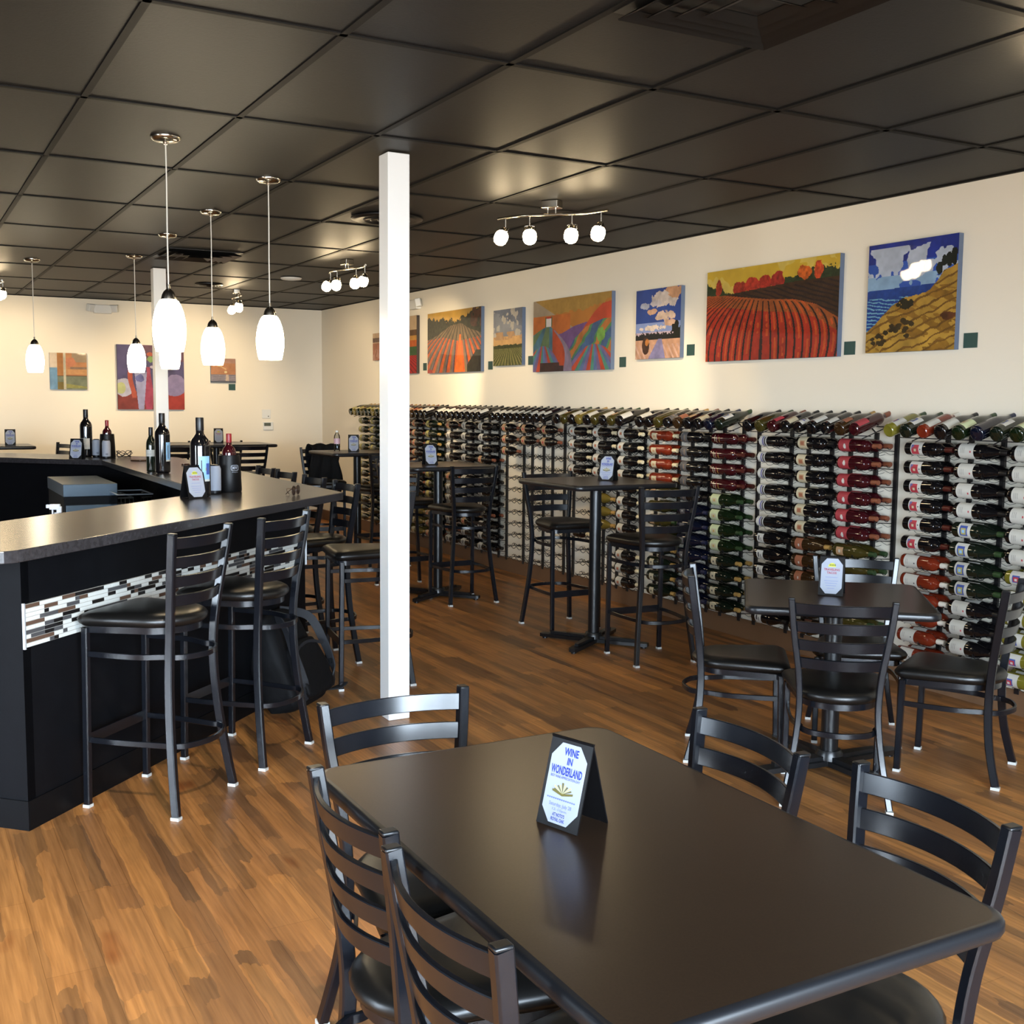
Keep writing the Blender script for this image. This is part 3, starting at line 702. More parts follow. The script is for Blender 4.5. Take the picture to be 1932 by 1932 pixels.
# ------------------------------------------------------------------ table tents
TW, TD, TH = .104, .094, .166
def make_tent(kind):
    t = bpy.data.objects.new('table_tent', None); COL.objects.link(t); t.empty_display_size = .05
    sl = math.atan2(TD/2, TH); Ls = math.hypot(TH, TD/2)
    def panel(sgn):
        Rm = Matrix.Translation((0, sgn*TD/2, .001)) @ Matrix.Rotation(sgn*sl, 4, 'X')
        return Rm
    b = MB()
    for sg in (-1, 1): b.box((0, -sg*.0015, Ls/2), (TW, .003, Ls), 0, panel(sg))
    b.build('folded_board', M['tent'], t, smooth=False)
    for sg, nm in ((-1, 'front'), (1, 'back')):
        P = panel(sg); e = sg
        fn = lambda x, z, d=.0012: tuple(P @ Vector((x*(-e), e*d, z)))
        w, z0, z1, c = .0445, .008, Ls-.012, .022
        octo = [(-w+c, z0), (w-c, z0), (w, z0+c*1.2), (w, z1-c*1.2), (w-c, z1), (-w+c, z1), (-w, z1-c*1.2), (-w, z0+c*1.2)]
        cb = MB(); cb.add([fn(x, z, .0006) for x, z in octo]+[fn(x, z, -.0004) for x, z in octo], [tuple(range(8)), tuple(range(15, 7, -1))]+[(i, i+8, (i+1) % 8+8, (i+1) % 8) for i in range(8)])
        card = cb.build('insert_card', M['paper'], t, smooth=False)
        lt = MB(); pb = MB()
        def dash(y, w_, h_, mi, n_=9):
            for i in range(n_):
                x0 = -w_/2+w_*i/n_; lt.add([fn(x0, y), fn(x0+w_/n_*.72, y), fn(x0+w_/n_*.72, y+h_), fn(x0, y+h_)], [(0, 1, 2, 3)], mi)
        if kind == 'wine':
            put_text(lt, 'WINE', .004, .138, .036, .015, fn, 0, .03); put_text(lt, 'IN', .004, .121, .013, .014, fn, 0, .03)
            put_text(lt, 'WONDERLAND', 0, .1, .078, .017, fn, 0, .03)
            put_text(lt, 'BEST WINE APPRECIATION DAY', 0, .093, .074, .005, fn, 0)
            dash(.053, .072, .0025, 1, 14)
            put_text(lt, 'Saturday, July 28', 0, .038, .056, .009, fn, 1); put_text(lt, '12-10pm', 0, .0305, .036, .006, fn, 1)
            put_text(lt, "AT NOTO'S", 0, .0215, .030, .007, fn, 0, .02); put_text(lt, 'ROYAL OAK', 0, .0125, .034, .007, fn, 0, .02)
            lt.build('lettering', [M['blueink'], M['greyink']], card, smooth=False)
            cx, cy = 0, .061
            pb.add([fn(-.026, cy+.006, .0014), fn(0, cy, .0014), fn(.026, cy+.006, .0014), fn(.026, cy+.010, .0014), fn(0, cy+.005, .0014), fn(-.026, cy+.010, .0014)], [(0, 1, 4, 5), (1, 2, 3, 4)], 0)
            for k in range(9):
                a = rad(24+132*k/8); a2 = rad(24+132*(k+.62)/8); R_ = .024+.003*math.sin(k*2.)
                pb.add([fn(0, cy+.004, .0016), fn(R_*math.cos(a), cy+.005+R_*math.sin(a)*.75, .0016), fn(R_*math.cos(a2), cy+.005+R_*math.sin(a2)*.75, .0016)], [(0, 1, 2)], 1 if k % 2 else 0)
            pb.build('open_book_picture', [M['bookcover'], M['bookpage']], card, smooth=False)
        else:
            put_text(lt, 'TRAVELING', 0, .107, .066, .010, fn, 0, .02); put_text(lt, 'TACOS', 0, .093, .040, .010, fn, 0, .02)
            for y, w_ in ((.078, .05), (.062, .058), (.052, .05), (.042, .044), (.03, .03)): dash(y, w_, .0018, 1, 10)
            lt.build('lettering', [M['redink'], M['greyink']], card, smooth=False)
            half = [(.016*math.cos(rad(180*i/10)), .124+.017*math.sin(rad(180*i/10))) for i in range(11)]
            pb.add([fn(x, z, .0014) for x, z in half], [tuple(range(11))], 0)
            for k in range(5): x = -.011+.0055*k; pb.add([fn(x, .128, .0017), fn(x+.004, .128, .0017), fn(x+.003, .137, .0017), fn(x+.001, .137, .0017)], [(0, 1, 2, 3)], 1)
            pb.build('taco_picture', [M['taco'], M['tacogreen']], card, smooth=False)
    return t
GT = 'folded table tents'
def tent(kind, x, y, z, face, label): return place('tent_'+kind, lambda: make_tent(kind), label, 'table tent', (x, y, z), rad(face+90), GT)
tent('wine', 1.13, 1.782, .755, 197, 'black table tent with white wine event card on foreground table')
tent('taco', 3.525, 3.50, .755, -141, 'black table tent with white taco card on the low square table')
tent('taco', 1.335, 5.735, HB, -74, 'black table tent with white taco card leaning by the bar magnum')
tent('wine', 4.06, 6.03, HB, -146, 'black table tent with wine event card on nearest high table')
tent('wine', 3.72, 8.04, HB, -96, 'black table tent with wine event card on second high table')
tent('wine', 3.97, 10.36, HB, -108, 'black table tent beside the clear water bottle on the third high table')
tent('wine', 1.345, 9.83, HB, -118, 'black table tent on the rear bar counter beside the tall bottle')
tent('taco', 3.31, 12.95, HB, -100, 'black table tent with pinkish card on the long back table')
tent('wine', 1.10, 12.85, HB, -96, 'black table tent on the high table at far left')

# ------------------------------------------------------------------ things on the bar
KINDS['magblue'] = ('bordeaux', 'black', 'black', 'ltblue', (.060, .155), 70, [('white', .060, .068, -35, 35), ('yellow', .100, .112, 4, 26), ('blue', .086, .128, 8, 30), ('ink', .074, .140, -22, -16)], '')
KINDS['magwhite'] = ('bordeaux', 'black', 'black', 'white', (.050, .118), 110, [('grey', .064, .066, -40, 30), ('grey', .074, .076, -40, 30), ('grey', .084, .086, -40, 10)], '')
KINDS['std'] = ('slim', 'dgreen', 'black', 'white', (.105, .150), 130, [('grey', .12, .122, -30, 30)], '')
def standing(kind, x, y, face, scale, label):
    Mx = Matrix.Translation((x, y, HB+.001)) @ Matrix.Rotation(rad(face+90), 4, 'Z') @ Matrix.Diagonal((scale, scale, scale, 1))
    return bottle(kind, Mx, label, 'bottles standing on the bar')
standing('magblue', 1.385, 5.79, -78, 1.355, 'tall black magnum with pale blue label beside the taco tent')
standing('magblue', 1.60, 7.74, -40, 1.345, 'tall black magnum with blue label on its right, middle of the bar')
standing('std', 1.565, 7.94, -125, 1.0, 'standard dark bottle left of the middle magnum on the bar')
standing('magwhite', 1.46, 10.12, -120, 1.345, 'tall black magnum with white label on the rear bar counter')
def make_chiller():
    t = bpy.data.objects.new('bottle_chiller', None); COL.objects.link(t); t.empty_display_size = .05
    cone = lambda z: .067-.010*z/.2
    MB().lathe([(0, .004), (.062, 0), (.066, .008), (cone(.1), .1), (cone(.19), .19), (.056, .2), (.051, .2), (.050, .02), (0, .02)], 32).build('chiller_sleeve', M['tent'], t, ang=50)
    lg = MB()
    def fn(x, z):
        r_ = cone(z)+.0008; a = -PI/2+x/r_; return (r_*math.cos(a), r_*math.sin(a), z)
    put_text(lg, 'MVV', .022, .124, .030, .017, fn, 0, .03); put_text(lg, 'Winery, Inc', .022, .105, .036, .008, fn, 0)
    ring = [(.022+math.copysign(abs(math.cos(a))**.5, math.cos(a))*.023, .1325+math.copysign(abs(math.sin(a))**.5, math.sin(a))*.0155) for a in [2*PI*i/28 for i in range(28)]]
    inn = [(.022+(x-.022)*.88, .1325+(z-.1325)*.84) for x, z in ring]
    lg.add([fn(*p) for p in ring]+[fn(*p) for p in inn], [(i, (i+1) % 28, 28+(i+1) % 28, 28+i) for i in range(28)])
    lg.build('white_logo', M['paper'], t, smooth=False)
    return t
place('chiller', make_chiller, 'black bottle chiller with white winery logo on the bar front run', 'chiller', (1.605, 6.06, HB), rad(-6), 'bottle chillers on the bar')
place('chiller', None, 'black bottle chiller on the rear bar counter, farther of two', 'chiller', (1.60, 9.93, HB), rad(95), 'bottle chillers on the bar')
KINDS['redtop'] = ('bordeaux', 'ruby', 'red', 'white', (.03, .10), 120, [], '')
for x, y, lab_ in ((1.605, 6.06, 'red-capped dark wine bottle sitting inside the nearer chiller'), (1.60, 9.93, 'red-capped dark wine bottle sitting inside the farther chiller')):
    bottle('redtop', Matrix.Translation((x, y, HB+.022)) @ Matrix.Diagonal((1, 1, .98, 1)), lab_, 'red-capped bottles in chillers')
def make_jar():
    t = bpy.data.objects.new('small_bottle', None); COL.objects.link(t); t.empty_display_size = .05
    MB().lathe([(0, 0), (.030, 0), (.034, .004), (.034, .13), (.028, .148), (.02, .155), (0, .156)], 20).build('bottle_body', M['tent'], t)
    w_ = MB(); w_.lathe([(.0346, .018), (.0346, .13), (.0285, .149)], 20); w_.build('white_wrap', M['paper'], t)
    b = MB()
    for k in range(7): arc_patch(b, .0351, .028, .045, -20+5*k, -17.5+5*k, 0, None, 1)
    b.build('barcode', LB['ink'], w_ and t); return t
GJ = 'small white-wrapped bottles on the bar'
place('jar', make_jar, 'small white-wrapped bottle between the magnum and the nearer chiller', 'bottle', (1.50, 5.965, HB), rad(-60), GJ)
place('jar', None, 'small white-wrapped bottle right of the rear magnum', 'bottle', (1.53, 10.05, HB), rad(10), GJ)
place('jar', None, 'small white-wrapped bottle in front of the farther chiller', 'bottle', (1.57, 9.80, HB), rad(0), GJ)
# sunglasses
t = thing('sunglasses', 'dark sunglasses folded on the bar corner', 'sunglasses', (1.86, 5.70, HB), rad(52))
for sx in (-1, 1):
    b = MB(); b.lathe([(0, -.0008), (.024, -.0008), (.024, .0008), (0, .0008)], 20, T=Matrix.Translation((sx*.033, 0, .027)) @ Matrix.Rotation(rad(90), 4, 'X') @ Matrix.Diagonal((1.12, 1, 1, 1))); b.build('lens', M['glassdark'], t)
    MB().tube([(sx*.033+.0275*math.cos(2*PI*i/20), 0, .027+.0248*math.sin(2*PI*i/20)) for i in range(20)], circ(.0018, 6), closed=True, up=(0, 1, 0)).build('rim', M['bronze'], t)
    MB().tube(spline([(sx*.060, 0, .038), (sx*.066, .012, .040), (sx*.058, .03, .036), (sx*.03, .042+.006*sx, .020), (-sx*.01, .046+.006*sx, .004)], 4), circ(.0018, 6)).build('temple', M['bronze'], t)
MB().tube(spline([(-.008, 0, .030), (0, 0, .034), (.008, 0, .030)], 3), circ(.0018, 6), up=(0, 1, 0)).build('bridge', M['bronze'], t)
# keys, phone tray, cable on the middle run
t = thing('key_fob', 'small dark car key with ring on the bar right of the middle magnum', 'key', (1.95, 8.62, HB), rad(20))
MB().prism(rrect(-.03, -.016, .03, .016, .01), .0, .012).build('fob', M['bronze'], t); MB().tube([(.05+.018*math.cos(2*PI*i/16), .018*math.sin(2*PI*i/16), .002) for i in range(16)], circ(.0015, 5), closed=True).build('key_ring', M['chrome'], t)
t = thing('check_tray', 'flat dark tray lying on the bar behind the middle magnum', 'tray', (1.80, 9.35, HB), rad(30))
MB().prism(rrect(-.11, -.06, .11, .06, .015), 0, .012).build('tray_body', M['bronze'], t, bevel=.003)
pts = [(math.cos(i*.9)*(.05+.008*(i % 3)), math.sin(i*.9)*.035, .006+.018*(i % 4)) for i in range(22)]
tag(MB().tube(spline(pts, 5), circ(.003, 6)).build('coiled_cable', M['wire']), 'tangled black cable heaped beside the farther chiller', 'cable').location = (1.72, 9.85, HB)

# water bottle
t = thing('water_bottle', 'clear plastic water bottle with pinkish label on third high table', 'water bottle', (3.865, 10.54, HB))
MB().lathe([(0, .002), (.028, 0), (.031, .006), (.029, .03), (.031, .04), (.029, .06), (.031, .07), (.031, .13), (.027, .155), (.014, .178), (.0125, .188)], 20).build('bottle_body', M['clearpl'], t)
MB().lathe([(.0316, .072), (.0316, .125)], 20).build('wrap_label', mat('pink_wrap', (206, 168, 178), .4), t)
MB().lathe([(.0145, .186), (.0145, .203), (0, .203)], 14).build('screw_cap', M['white'], t)

# black jacket over the stool behind the third high table
t = thing('jacket', 'black jacket draped over the stool back behind the third high table', 'jacket', (3.87, 10.97, 0), rad(-100-90))
vs = []; fs = []; nu, nv = 14, 22
prof = [(-.02, .60), (-.055, .70), (-.095, .80), (-.13, .90), (-.165, 1.0), (-.185, 1.075), (-.205, 1.098), (-.232, 1.09), (-.262, 1.02), (-.268, .92), (-.262, .80), (-.258, .72)]
sp = spline([(0, y, z) for y, z in prof], 2); nv = len(sp)-1
for j, p in enumerate(sp):
    for i in range(nu+1):
        u = -.5+i/nu; sag = -.035*(1-(2*u)**2)*(1 if j > nv*.4 else .35)
        wd_ = .30+.05*math.sin(j*.5); dz = (.05*math.sin(u*9+.7)+.03*u) if j in (0, nv) else 0
        vs.append((u*wd_-.04, p.y+sag+.012*math.sin(u*17+j*.6), p.z+dz+.010*math.sin(u*13+j)))
for j in range(nv):
    for i in range(nu): q = j*(nu+1)+i; fs.append((q, q+1, q+nu+2, q+nu+1))
o = MB().add(vs, fs).build('jacket_body', M['cloth'], t, ang=80); o.modifiers.new('Solid', 'SOLIDIFY').thickness = .012

# backpack leaning on the bar
def blob(w, d, h, nx=18, p=.42, wrinkle=.0, T=None):
    b = MB(); vs = []; fs = []; n = nx
    for j in range(n+1):
        ph = -PI/2+PI*j/n
        for i in range(2*n):
            a = 2*PI*i/(2*n); sg = lambda v, e: math.copysign(abs(v)**e, v)
            x = sg(math.cos(ph), p)*sg(math.cos(a), p); y = sg(math.cos(ph), p)*sg(math.sin(a), p); z = sg(math.sin(ph), p)
            k = 1+wrinkle*math.sin(7*x+5*z)*math.sin(6*y+9*z)
            vs.append((x*w/2*k*(1-.18*(z > 0)*z), y*d/2*k, z*h/2))
    for j in range(n):
        for i in range(2*n): i2 = (i+1) % (2*n); fs.append((j*2*n+i, j*2*n+i2, (j+1)*2*n+i2, (j+1)*2*n+i))
    return b.add(vs, fs, 0, T)
t = thing('backpack', 'black backpack slumped against the bar corner below the stools', 'backpack', (1.80, 5.455, 0), rad(45))
lean = Matrix.Rotation(rad(-24), 4, 'X')
blob(.40, .21, .52, p=.34, wrinkle=.06, T=lean @ Matrix.Translation((0, .0, .252))).build('pack_body', M['cloth'], t, ang=70)
blob(.30, .10, .30, p=.36, wrinkle=.07, T=lean @ Matrix.Translation((.0, -.115, .17))).build('front_pocket', M['cloth'], t, ang=70)
blob(.08, .15, .24, p=.4, wrinkle=.07, T=lean @ Matrix.Translation((.19, -.01, .15))).build('side_pocket', M['cloth'], t, ang=70)
MB().tube([tuple(lean @ Vector((-.15+.3*i/20, -.163-.002*math.sin(i), .26+.035*math.sin(PI*i/20)))) for i in range(21)], rect(.008, .016)).build('zipper', M['strapm'], t)
MB().tube(spline([tuple(lean @ Vector(p)) for p in ((.05, -.06, .50), (.16, -.14, .42), (.2, -.15, .28), (.19, -.15, .12), (.16, -.12, .03))], 5), rect(.008, .045)).build('shoulder_strap', M['strapm'], t)
MB().tube(spline([tuple(lean @ Vector(p)) for p in ((-.05, -.06, .50), (-.13, -.15, .42), (-.16, -.165, .28), (-.15, -.15, .12), (-.12, -.12, .03))], 5), rect(.008, .045)).build('shoulder_strap', M['strapm'], t)
MB().tube(spline([(.20, -.05, .04), (.27, -.09, .035), (.33, -.10, .05), (.36, -.06, .03), (.31, -.02, .012)], 5), rect(.02, .006)).build('waist_strap', M['strapm'], t)
MB().box(tuple(lean @ Vector((.185, -.157, .15))), (.03, .012, .025)).build('buckle', M['iron'], t)
MB().tube(spline([tuple(lean @ Vector(p)) for p in ((-.04, .02, .495), (-.03, .02, .53), (.03, .02, .53), (.04, .02, .495))], 4), circ(.008, 8)).build('carry_handle', M['strapm'], t)

# ------------------------------------------------------------------ pendant lamps
def make_pendant():
    t = bpy.data.objects.new('pendant_lamp', None); COL.objects.link(t); t.empty_display_size = .1
    MB().lathe([(0, -.001), (.066, -.001), (.066, -.006), (.060, -.014), (.052, -.020), (.012, -.024), (.008, -.034), (0, -.034)], 28).build('canopy', M['chrome'], t)
    zt = 2.062-ZC
    MB().tube([(.0, 0, -.03), (.0008, 0, -.2), (-.0008, 0, -.42), (0, 0, zt+.01)], circ(.0032, 8), up=(0, 1, 0)).build('cord', M['cord'], t)
    z0 = 2.018-ZC
    MB().lathe([(0, zt+.022), (.006, zt+.022), (.007, zt+.004), (.013, zt), (.023, z0+.034), (.030, z0+.020), (.034, z0+.004), (.034, z0-.004), (0, z0-.004)], 22).build('shade_holder', M['chrome'], t)
    zb = 1.782-ZC; Hh = z0-zb
    pr = [(.033, 0), (.043, .035), (.054, .12), (.064, .24), (.0715, .40), (.0745, .55), (.0735, .70), (.068, .87), (.061, .99), (.058, 1.0), (.062, .88), (.066, .7), (.064, .5), (.03, .03)]
    MB().lathe([(r_, z0-h_*Hh) for r_, h_ in pr], 28).build('glass_shade', M['shade'], t)
    return t
PEND = [(1.133, 5.275, 'nearest the bar end, longest in view'), (1.812, 5.966, 'rightmost, above the bar corner'), (1.806, 7.165, 'just right of the two overlapping ones'),
        (1.79, 8.332, 'overlapped behind the nearest one'), (1.812, 9.704, 'in front of the purple painting'), (1.111, 10.449, 'leftmost, left of the orange and green painting')]
for x, y, l_ in PEND: place('pend', make_pendant, 'lit white glass pendant lamp over the bar, '+l_, 'pendant lamp', (x, y, ZC), 0, 'pendant lamps over the bar')

# ------------------------------------------------------------------ track spotlights
def make_track(aims):
    t = bpy.data.objects.new('track_light', None); COL.objects.link(t); t.empty_display_size = .1
    MB().prism(rrect(-.055, -.04, .055, .04, .012), -.045, -.001).build('canopy', M['chrome'], t, bevel=.004)
    s = MB(); s.tube([(-.025, 0, -.04), (-.025, 0, -.075)], circ(.006, 8), up=(0, 1, 0)); s.tube([(.025, 0, -.04), (.025, 0, -.075)], circ(.006, 8), up=(0, 1, 0)); s.build('support_pin', M['chrome'], t)
    bar = spline([(-.36, .02, -.08), (-.2, -.03, -.08), (0, 0, -.08), (.2, .03, -.08), (.36, -.02, -.08)], 6)
    MB().tube(bar, circ(.0085, 10)).build('rail', M['chrome'], t)
    for x, y, az, ti in aims:
        MB().tube([(x, y, -.08), (x, y, -.138)], circ(.005, 8), up=(0, 1, 0)).build('stem', M['chrome'], t)
        T = Matrix.Translation((x, y, -.138)) @ Matrix.Rotation(rad(az), 4, 'Z') @ Matrix.Rotation(rad(ti), 4, 'Y')
        y_ = MB(); y_.tube([tuple(T @ Vector(p)) for p in ((0, -.032, -.03), (0, -.03, -.006), (0, 0, 0), (0, .03, -.006), (0, .032, -.03))], rect(.012, .004), up=(0, 0, 1)); y_.build('yoke', M['chrome'], t)
        MB().lathe([(0, -.004), (.014, -.004), (.026, -.02), (.028, -.032), (0, -.032)], 18, T=T).build('lamp_cap', M['chrome'], t)
        MB().lathe([(.028, -.032), (.038, -.045), (.0415, -.065), (.039, -.088), (.030, -.104), (.016, -.112), (0, -.114)], 20, T=T).build('glass_globe', M['bulb'], t)
    return t
AIM = [(-.30, .0, 60, 28), (-.13, -.025, 120, 12), (.12, .022, 90, 10), (.31, -.0, 30, 14)]
GTR = 'ceiling track spotlights'
TRK = [(3.43, 5.73, -55, 'lit four-globe spotlight rail on the ceiling before the hills painting'), (3.39, 8.98, -83, 'lit four-globe spotlight rail just left of the near white post'),
       (3.30, 12.05, -100, 'lit spotlight rail seen end-on above the back right corner'), (.93, 12.0, -80, 'lit spotlight rail at the far left edge, by the back wall'),
       (3.80, 2.42, -55, 'lit spotlight rail cut off at the upper right edge'), (.95, 1.95, -70, 'added lit spotlight rail, out of view above the foreground table, brightening the floor')]  # last rail is added out of view to brighten the front-left floor
for x, y, a, l_ in TRK: place('track', lambda: make_track(AIM), l_, 'track light', (x, y, ZC), rad(a), GTR)
def spot(x, y, z, tx, ty, tz, W, ang, col=(1, .77, .47), blend=.7, size=.03):
    l = bpy.data.lights.new('lamp_beam', 'SPOT'); l.energy = W; l.spot_size = rad(ang); l.spot_blend = blend; l.color = col; l.shadow_soft_size = size
    o = bpy.data.objects.new('lamp_beam', l); COL.objects.link(o); o.location = (x, y, z)
    o.rotation_euler = (Vector((tx, ty, tz))-Vector((x, y, z))).to_track_quat('-Z', 'Y').to_euler()
SPOTS = [(3.46, 9.27, 2.47, 4.97, 10.55, 1.65, 75, 62), (3.44, 8.75, 2.47, 4.97, 9.2, 1.6, 26, 62), (3.55, 5.95, 2.47, 4.97, 7.0, 1.45, 32, 58), (3.66, 5.43, 2.47, 4.97, 6.5, 1.3, 14, 60),
         (3.2, 12.3, 2.47, 3.2, 14.1, 1.6, 50, 84), (3.34, 11.8, 2.47, 4.97, 12.8, 1.6, 22, 70), (1.0, 12.3, 2.47, 1.2, 14.1, 1.5, 50, 84), (.80, 2.25, 2.47, .1, 3.4, 0, 70, 90, (1, .86, .7))]  # last beam belongs to the added rail and lifts the front-left floor
for s_ in SPOTS: spot(*s_)

# ------------------------------------------------------------------ ceiling vents and discs
def make_vent():
    t = bpy.data.objects.new('ceiling_vent', None); COL.objects.link(t); t.empty_display_size = .1
    MB().box((0, 0, -.004), (.59, .59, .006)).build('backing_plate', M['ventm'], t, smooth=False)
    for k, s_ in enumerate((.285, .225, .165, .105)):
        b = MB(); z0, z1 = -.010-.005*k, -.030-.004*k
        o_ = [(-s_, -s_), (s_, -s_), (s_, s_), (-s_, s_)]; i_ = [(x*(s_-.042)/s_, y*(s_-.042)/s_) for x, y in o_]
        b.add([(x, y, z1) for x, y in o_]+[(x, y, z0) for x, y in i_]+[(x, y, z1+.003) for x, y in o_]+[(x, y, z0+.003) for x, y in i_],
              [(i, (i+1) % 4, 4+(i+1) % 4, 4+i) for i in range(4)]+[(8+i, 12+i, 12+(i+1) % 4, 8+(i+1) % 4) for i in range(4)])
        b.build('louvre_ring', M['ventm'], t, smooth=False)
    return t
place('vent', make_vent, 'black square louvred ceiling vent at the top of the photo', 'vent', (2.236, 2.605, ZC-.001), 0, 'louvred ceiling vents')
place('vent', None, 'black square louvred ceiling vent above the bar, behind the pendants', 'vent', (2.236, 9.315, ZC-.001), 0, 'louvred ceiling vents')
def disc(x, y, r_, m, label, cat, name):
    t = thing(name, label, cat, (x, y, ZC-.007))
    MB().lathe([(0, 0), (r_, 0), (r_, -.006), (r_*.9, -.016), (r_*.8, -.012), (0, -.012)], 36).build('disc', m, t)
    b = MB()
    for k in range(1, 4): b.lathe([(r_*.2*k, -.0125), (r_*.2*k+.008, -.018), (r_*.2*k+.016, -.0125)], 32)
    b.build('ring_louvre', m, t)
disc(2.84, 6.80, .23, M['ventm'], 'black round ceiling diffuser half hidden by the near white post', 'vent', 'round_diffuser')
disc(2.90, 11.62, .14, M['ventm'], 'small black round ceiling diffuser near the back wall', 'vent', 'round_diffuser')
disc(3.42, 10.56, .10, M['white'], 'small white round recessed ceiling light, unlit, left of the spotlight rail', 'ceiling light', 'recessed_light')

# ------------------------------------------------------------------ wall devices
def make_emergency():
    t = bpy.data.objects.new('emergency_light', None); COL.objects.link(t); t.empty_display_size = .1
    MB().box((0, -.03, 0), (.20, .06, .10)).build('housing', M['white'], t, bevel=.006)
    for sx in (-1, 1):
        T = Matrix.Translation((sx*.125, -.045, .012)) @ Matrix.Rotation(rad(sx*-32), 4, 'Z') @ Matrix.Rotation(rad(12), 4, 'X')
        h = MB(); h.box((0, 0, 0), (.105, .06, .085), 0, T); h.build('lamp_head', M['white'], t, bevel=.008)
    return t
place('emer', make_emergency, 'white twin-head emergency light high on the back wall', 'emergency light', (2.255, YB, 2.615), 0, 'emergency lights')
place('emer', None, 'white twin-head emergency light high on the right wall beside the post', 'emergency light', (XW, 11.08, 2.59), rad(-90), 'emergency lights')
boxes('switch_plate', 'white control plate on the back wall above the thermostat', 'switch', [('plate', M['white'], [((0, -.006, 0), (.112, .012, .112))]), ('button', M['lcd'], [((.025, -.0135, -.03), (.014, .004, .014))])], (4.225, YB, 1.385))
boxes('thermostat', 'white thermostat with grey screen on the back wall', 'thermostat', [('case', M['white'], [((0, -.012, 0), (.13, .024, .10))]), ('screen', M['lcd'], [((-.012, -.0255, .02), (.088, .004, .042))])], (4.245, YB+.0006, 1.232))

# ------------------------------------------------------------------ paintings
def vnoise(u, v, sx, sy, seed=0):
    r_ = np.random.default_rng(seed); Gd = r_.random((int(sy)+3, int(sx)+3))
    x = u*sx; y = v*sy; i = np.floor(x).astype(int); j = np.floor(y).astype(int); fx = x-i; fy = y-j
    fx = fx*fx*(3-2*fx); fy = fy*fy*(3-2*fy)
    nj, ni = Gd.shape; j0, j1, i0, i1 = j % nj, (j+1) % nj, i % ni, (i+1) % ni
    return (Gd[j0, i0]*(1-fx)+Gd[j0, i1]*fx)*(1-fy)+(Gd[j1, i0]*(1-fx)+Gd[j1, i1]*fx)*fy
def fbm(u, v, s, seed=0, asp=1.): return .5*vnoise(u, v, s*asp, s, seed)+.3*vnoise(u, v, 2*s*asp, 2*s, seed+1)+.2*vnoise(u, v, 4*s*asp, 4*s, seed+2)
class Art:
    def __init__(s, W, H, nx):
        s.nx = nx; s.ny = int(nx*H/W); s.u, s.v = np.meshgrid((np.arange(s.nx)+.5)/s.nx, (np.arange(s.ny)+.5)/s.ny)
        s.c = np.zeros((s.ny, s.nx, 3)); s.asp = W/H
    def fill(s, mask, col, amt=.12, seed=1, sc=10):
        n = fbm(s.u, s.v, sc, seed, s.asp); k = np.clip(mask.astype(float), 0, 1)[..., None]
        s.c = s.c*(1-k)+(np.array(lin(col))*(1+(n[..., None]-.5)*2*amt*2.2))*k
    def line(s, pts): p = sorted(pts); return np.interp(s.u, [a for a, b in p], [b for a, b in p])
    def blob(s, cx, cy, rx, ry, seed=3, rough=.35):
        n = fbm(s.u, s.v, 14, seed, s.asp)-.5; return ((s.u-cx)/rx)**2+((s.v-cy)/ry)**2 < 1+rough*4*n
def art_red(a):
    u, v = a.u, a.v
    a.fill(v > -1, (214, 178, 52), .10, 1, 4); a.fill(fbm(u, v, 5, 9, 2) > .56, (226, 196, 92), .08, 2)
    n = (fbm(u, v, 16, 5, 2)-.5)*.16
    a.fill(v < a.line([(0, .84), (.1, .80), (.2, .74), (.4, .76), (.6, .80), (.75, .88), (.9, .90), (1, .88)])+n, (40, 56, 30), .35, 4, 22)
    for cx, cy, rx, ry, c in ((.10, .80, .025, .10, (168, 50, 26)), (.28, .78, .06, .08, (170, 48, 30)), (.38, .80, .06, .08, (186, 52, 34)), (.48, .81, .05, .08, (176, 44, 30)), (.57, .82, .05, .09, (160, 40, 32)), (.76, .86, .045, .07, (214, 100, 30)), (.86, .87, .03, .09, (204, 72, 30))):
        a.fill(a.blob(cx, cy, rx, ry, int(cx*90)), c, .35, 6, 26)
    a.fill(v < a.line([(0, .72), (.15, .72), (.3, .74), (.5, .76), (.7, .78), (.85, .78), (1, .78)]), (62, 36, 20), .3, 8, 14)
    st = np.sin((u*1.2+v*2.2)*60+fbm(u, v, 6, 3)*6); a.fill((v < a.line([(0, .70), (.5, .74), (1, .77)])) & (st > .3), (34, 16, 22), .3, 11, 14)
    top = a.line([(0, .735), (.15, .72), (.3, .68), (.5, .63), (.7, .60), (.85, .53), (1, .38)])
    f = v < top; a.fill(f, (176, 44, 22), .18, 12, 12); a.fill(f & (v > top-.13), (160, 82, 34), .2, 13, 12)
    d = np.clip(.86-v, .02, 2); t = (u-.47)/d**.8; t = t-1.5*np.clip(.42-u, 0, 1)**1.2*(.72-v)+1.1*np.clip(u-.5, 0, 1)*np.clip(.55-v, 0, 1)*1.6
    ph = (t*8.4+.3) % 1; a.fill(f & (ph < .24+.06*(fbm(u, v, 18, 21, 2)-.5)) & (v < top-.02), (42, 18, 18), .2, 14)
    a.fill(f & (ph > .55) & (ph < .8) & (fbm(u, v, 7, 31, 2) > .5), (206, 84, 30), .15, 15)
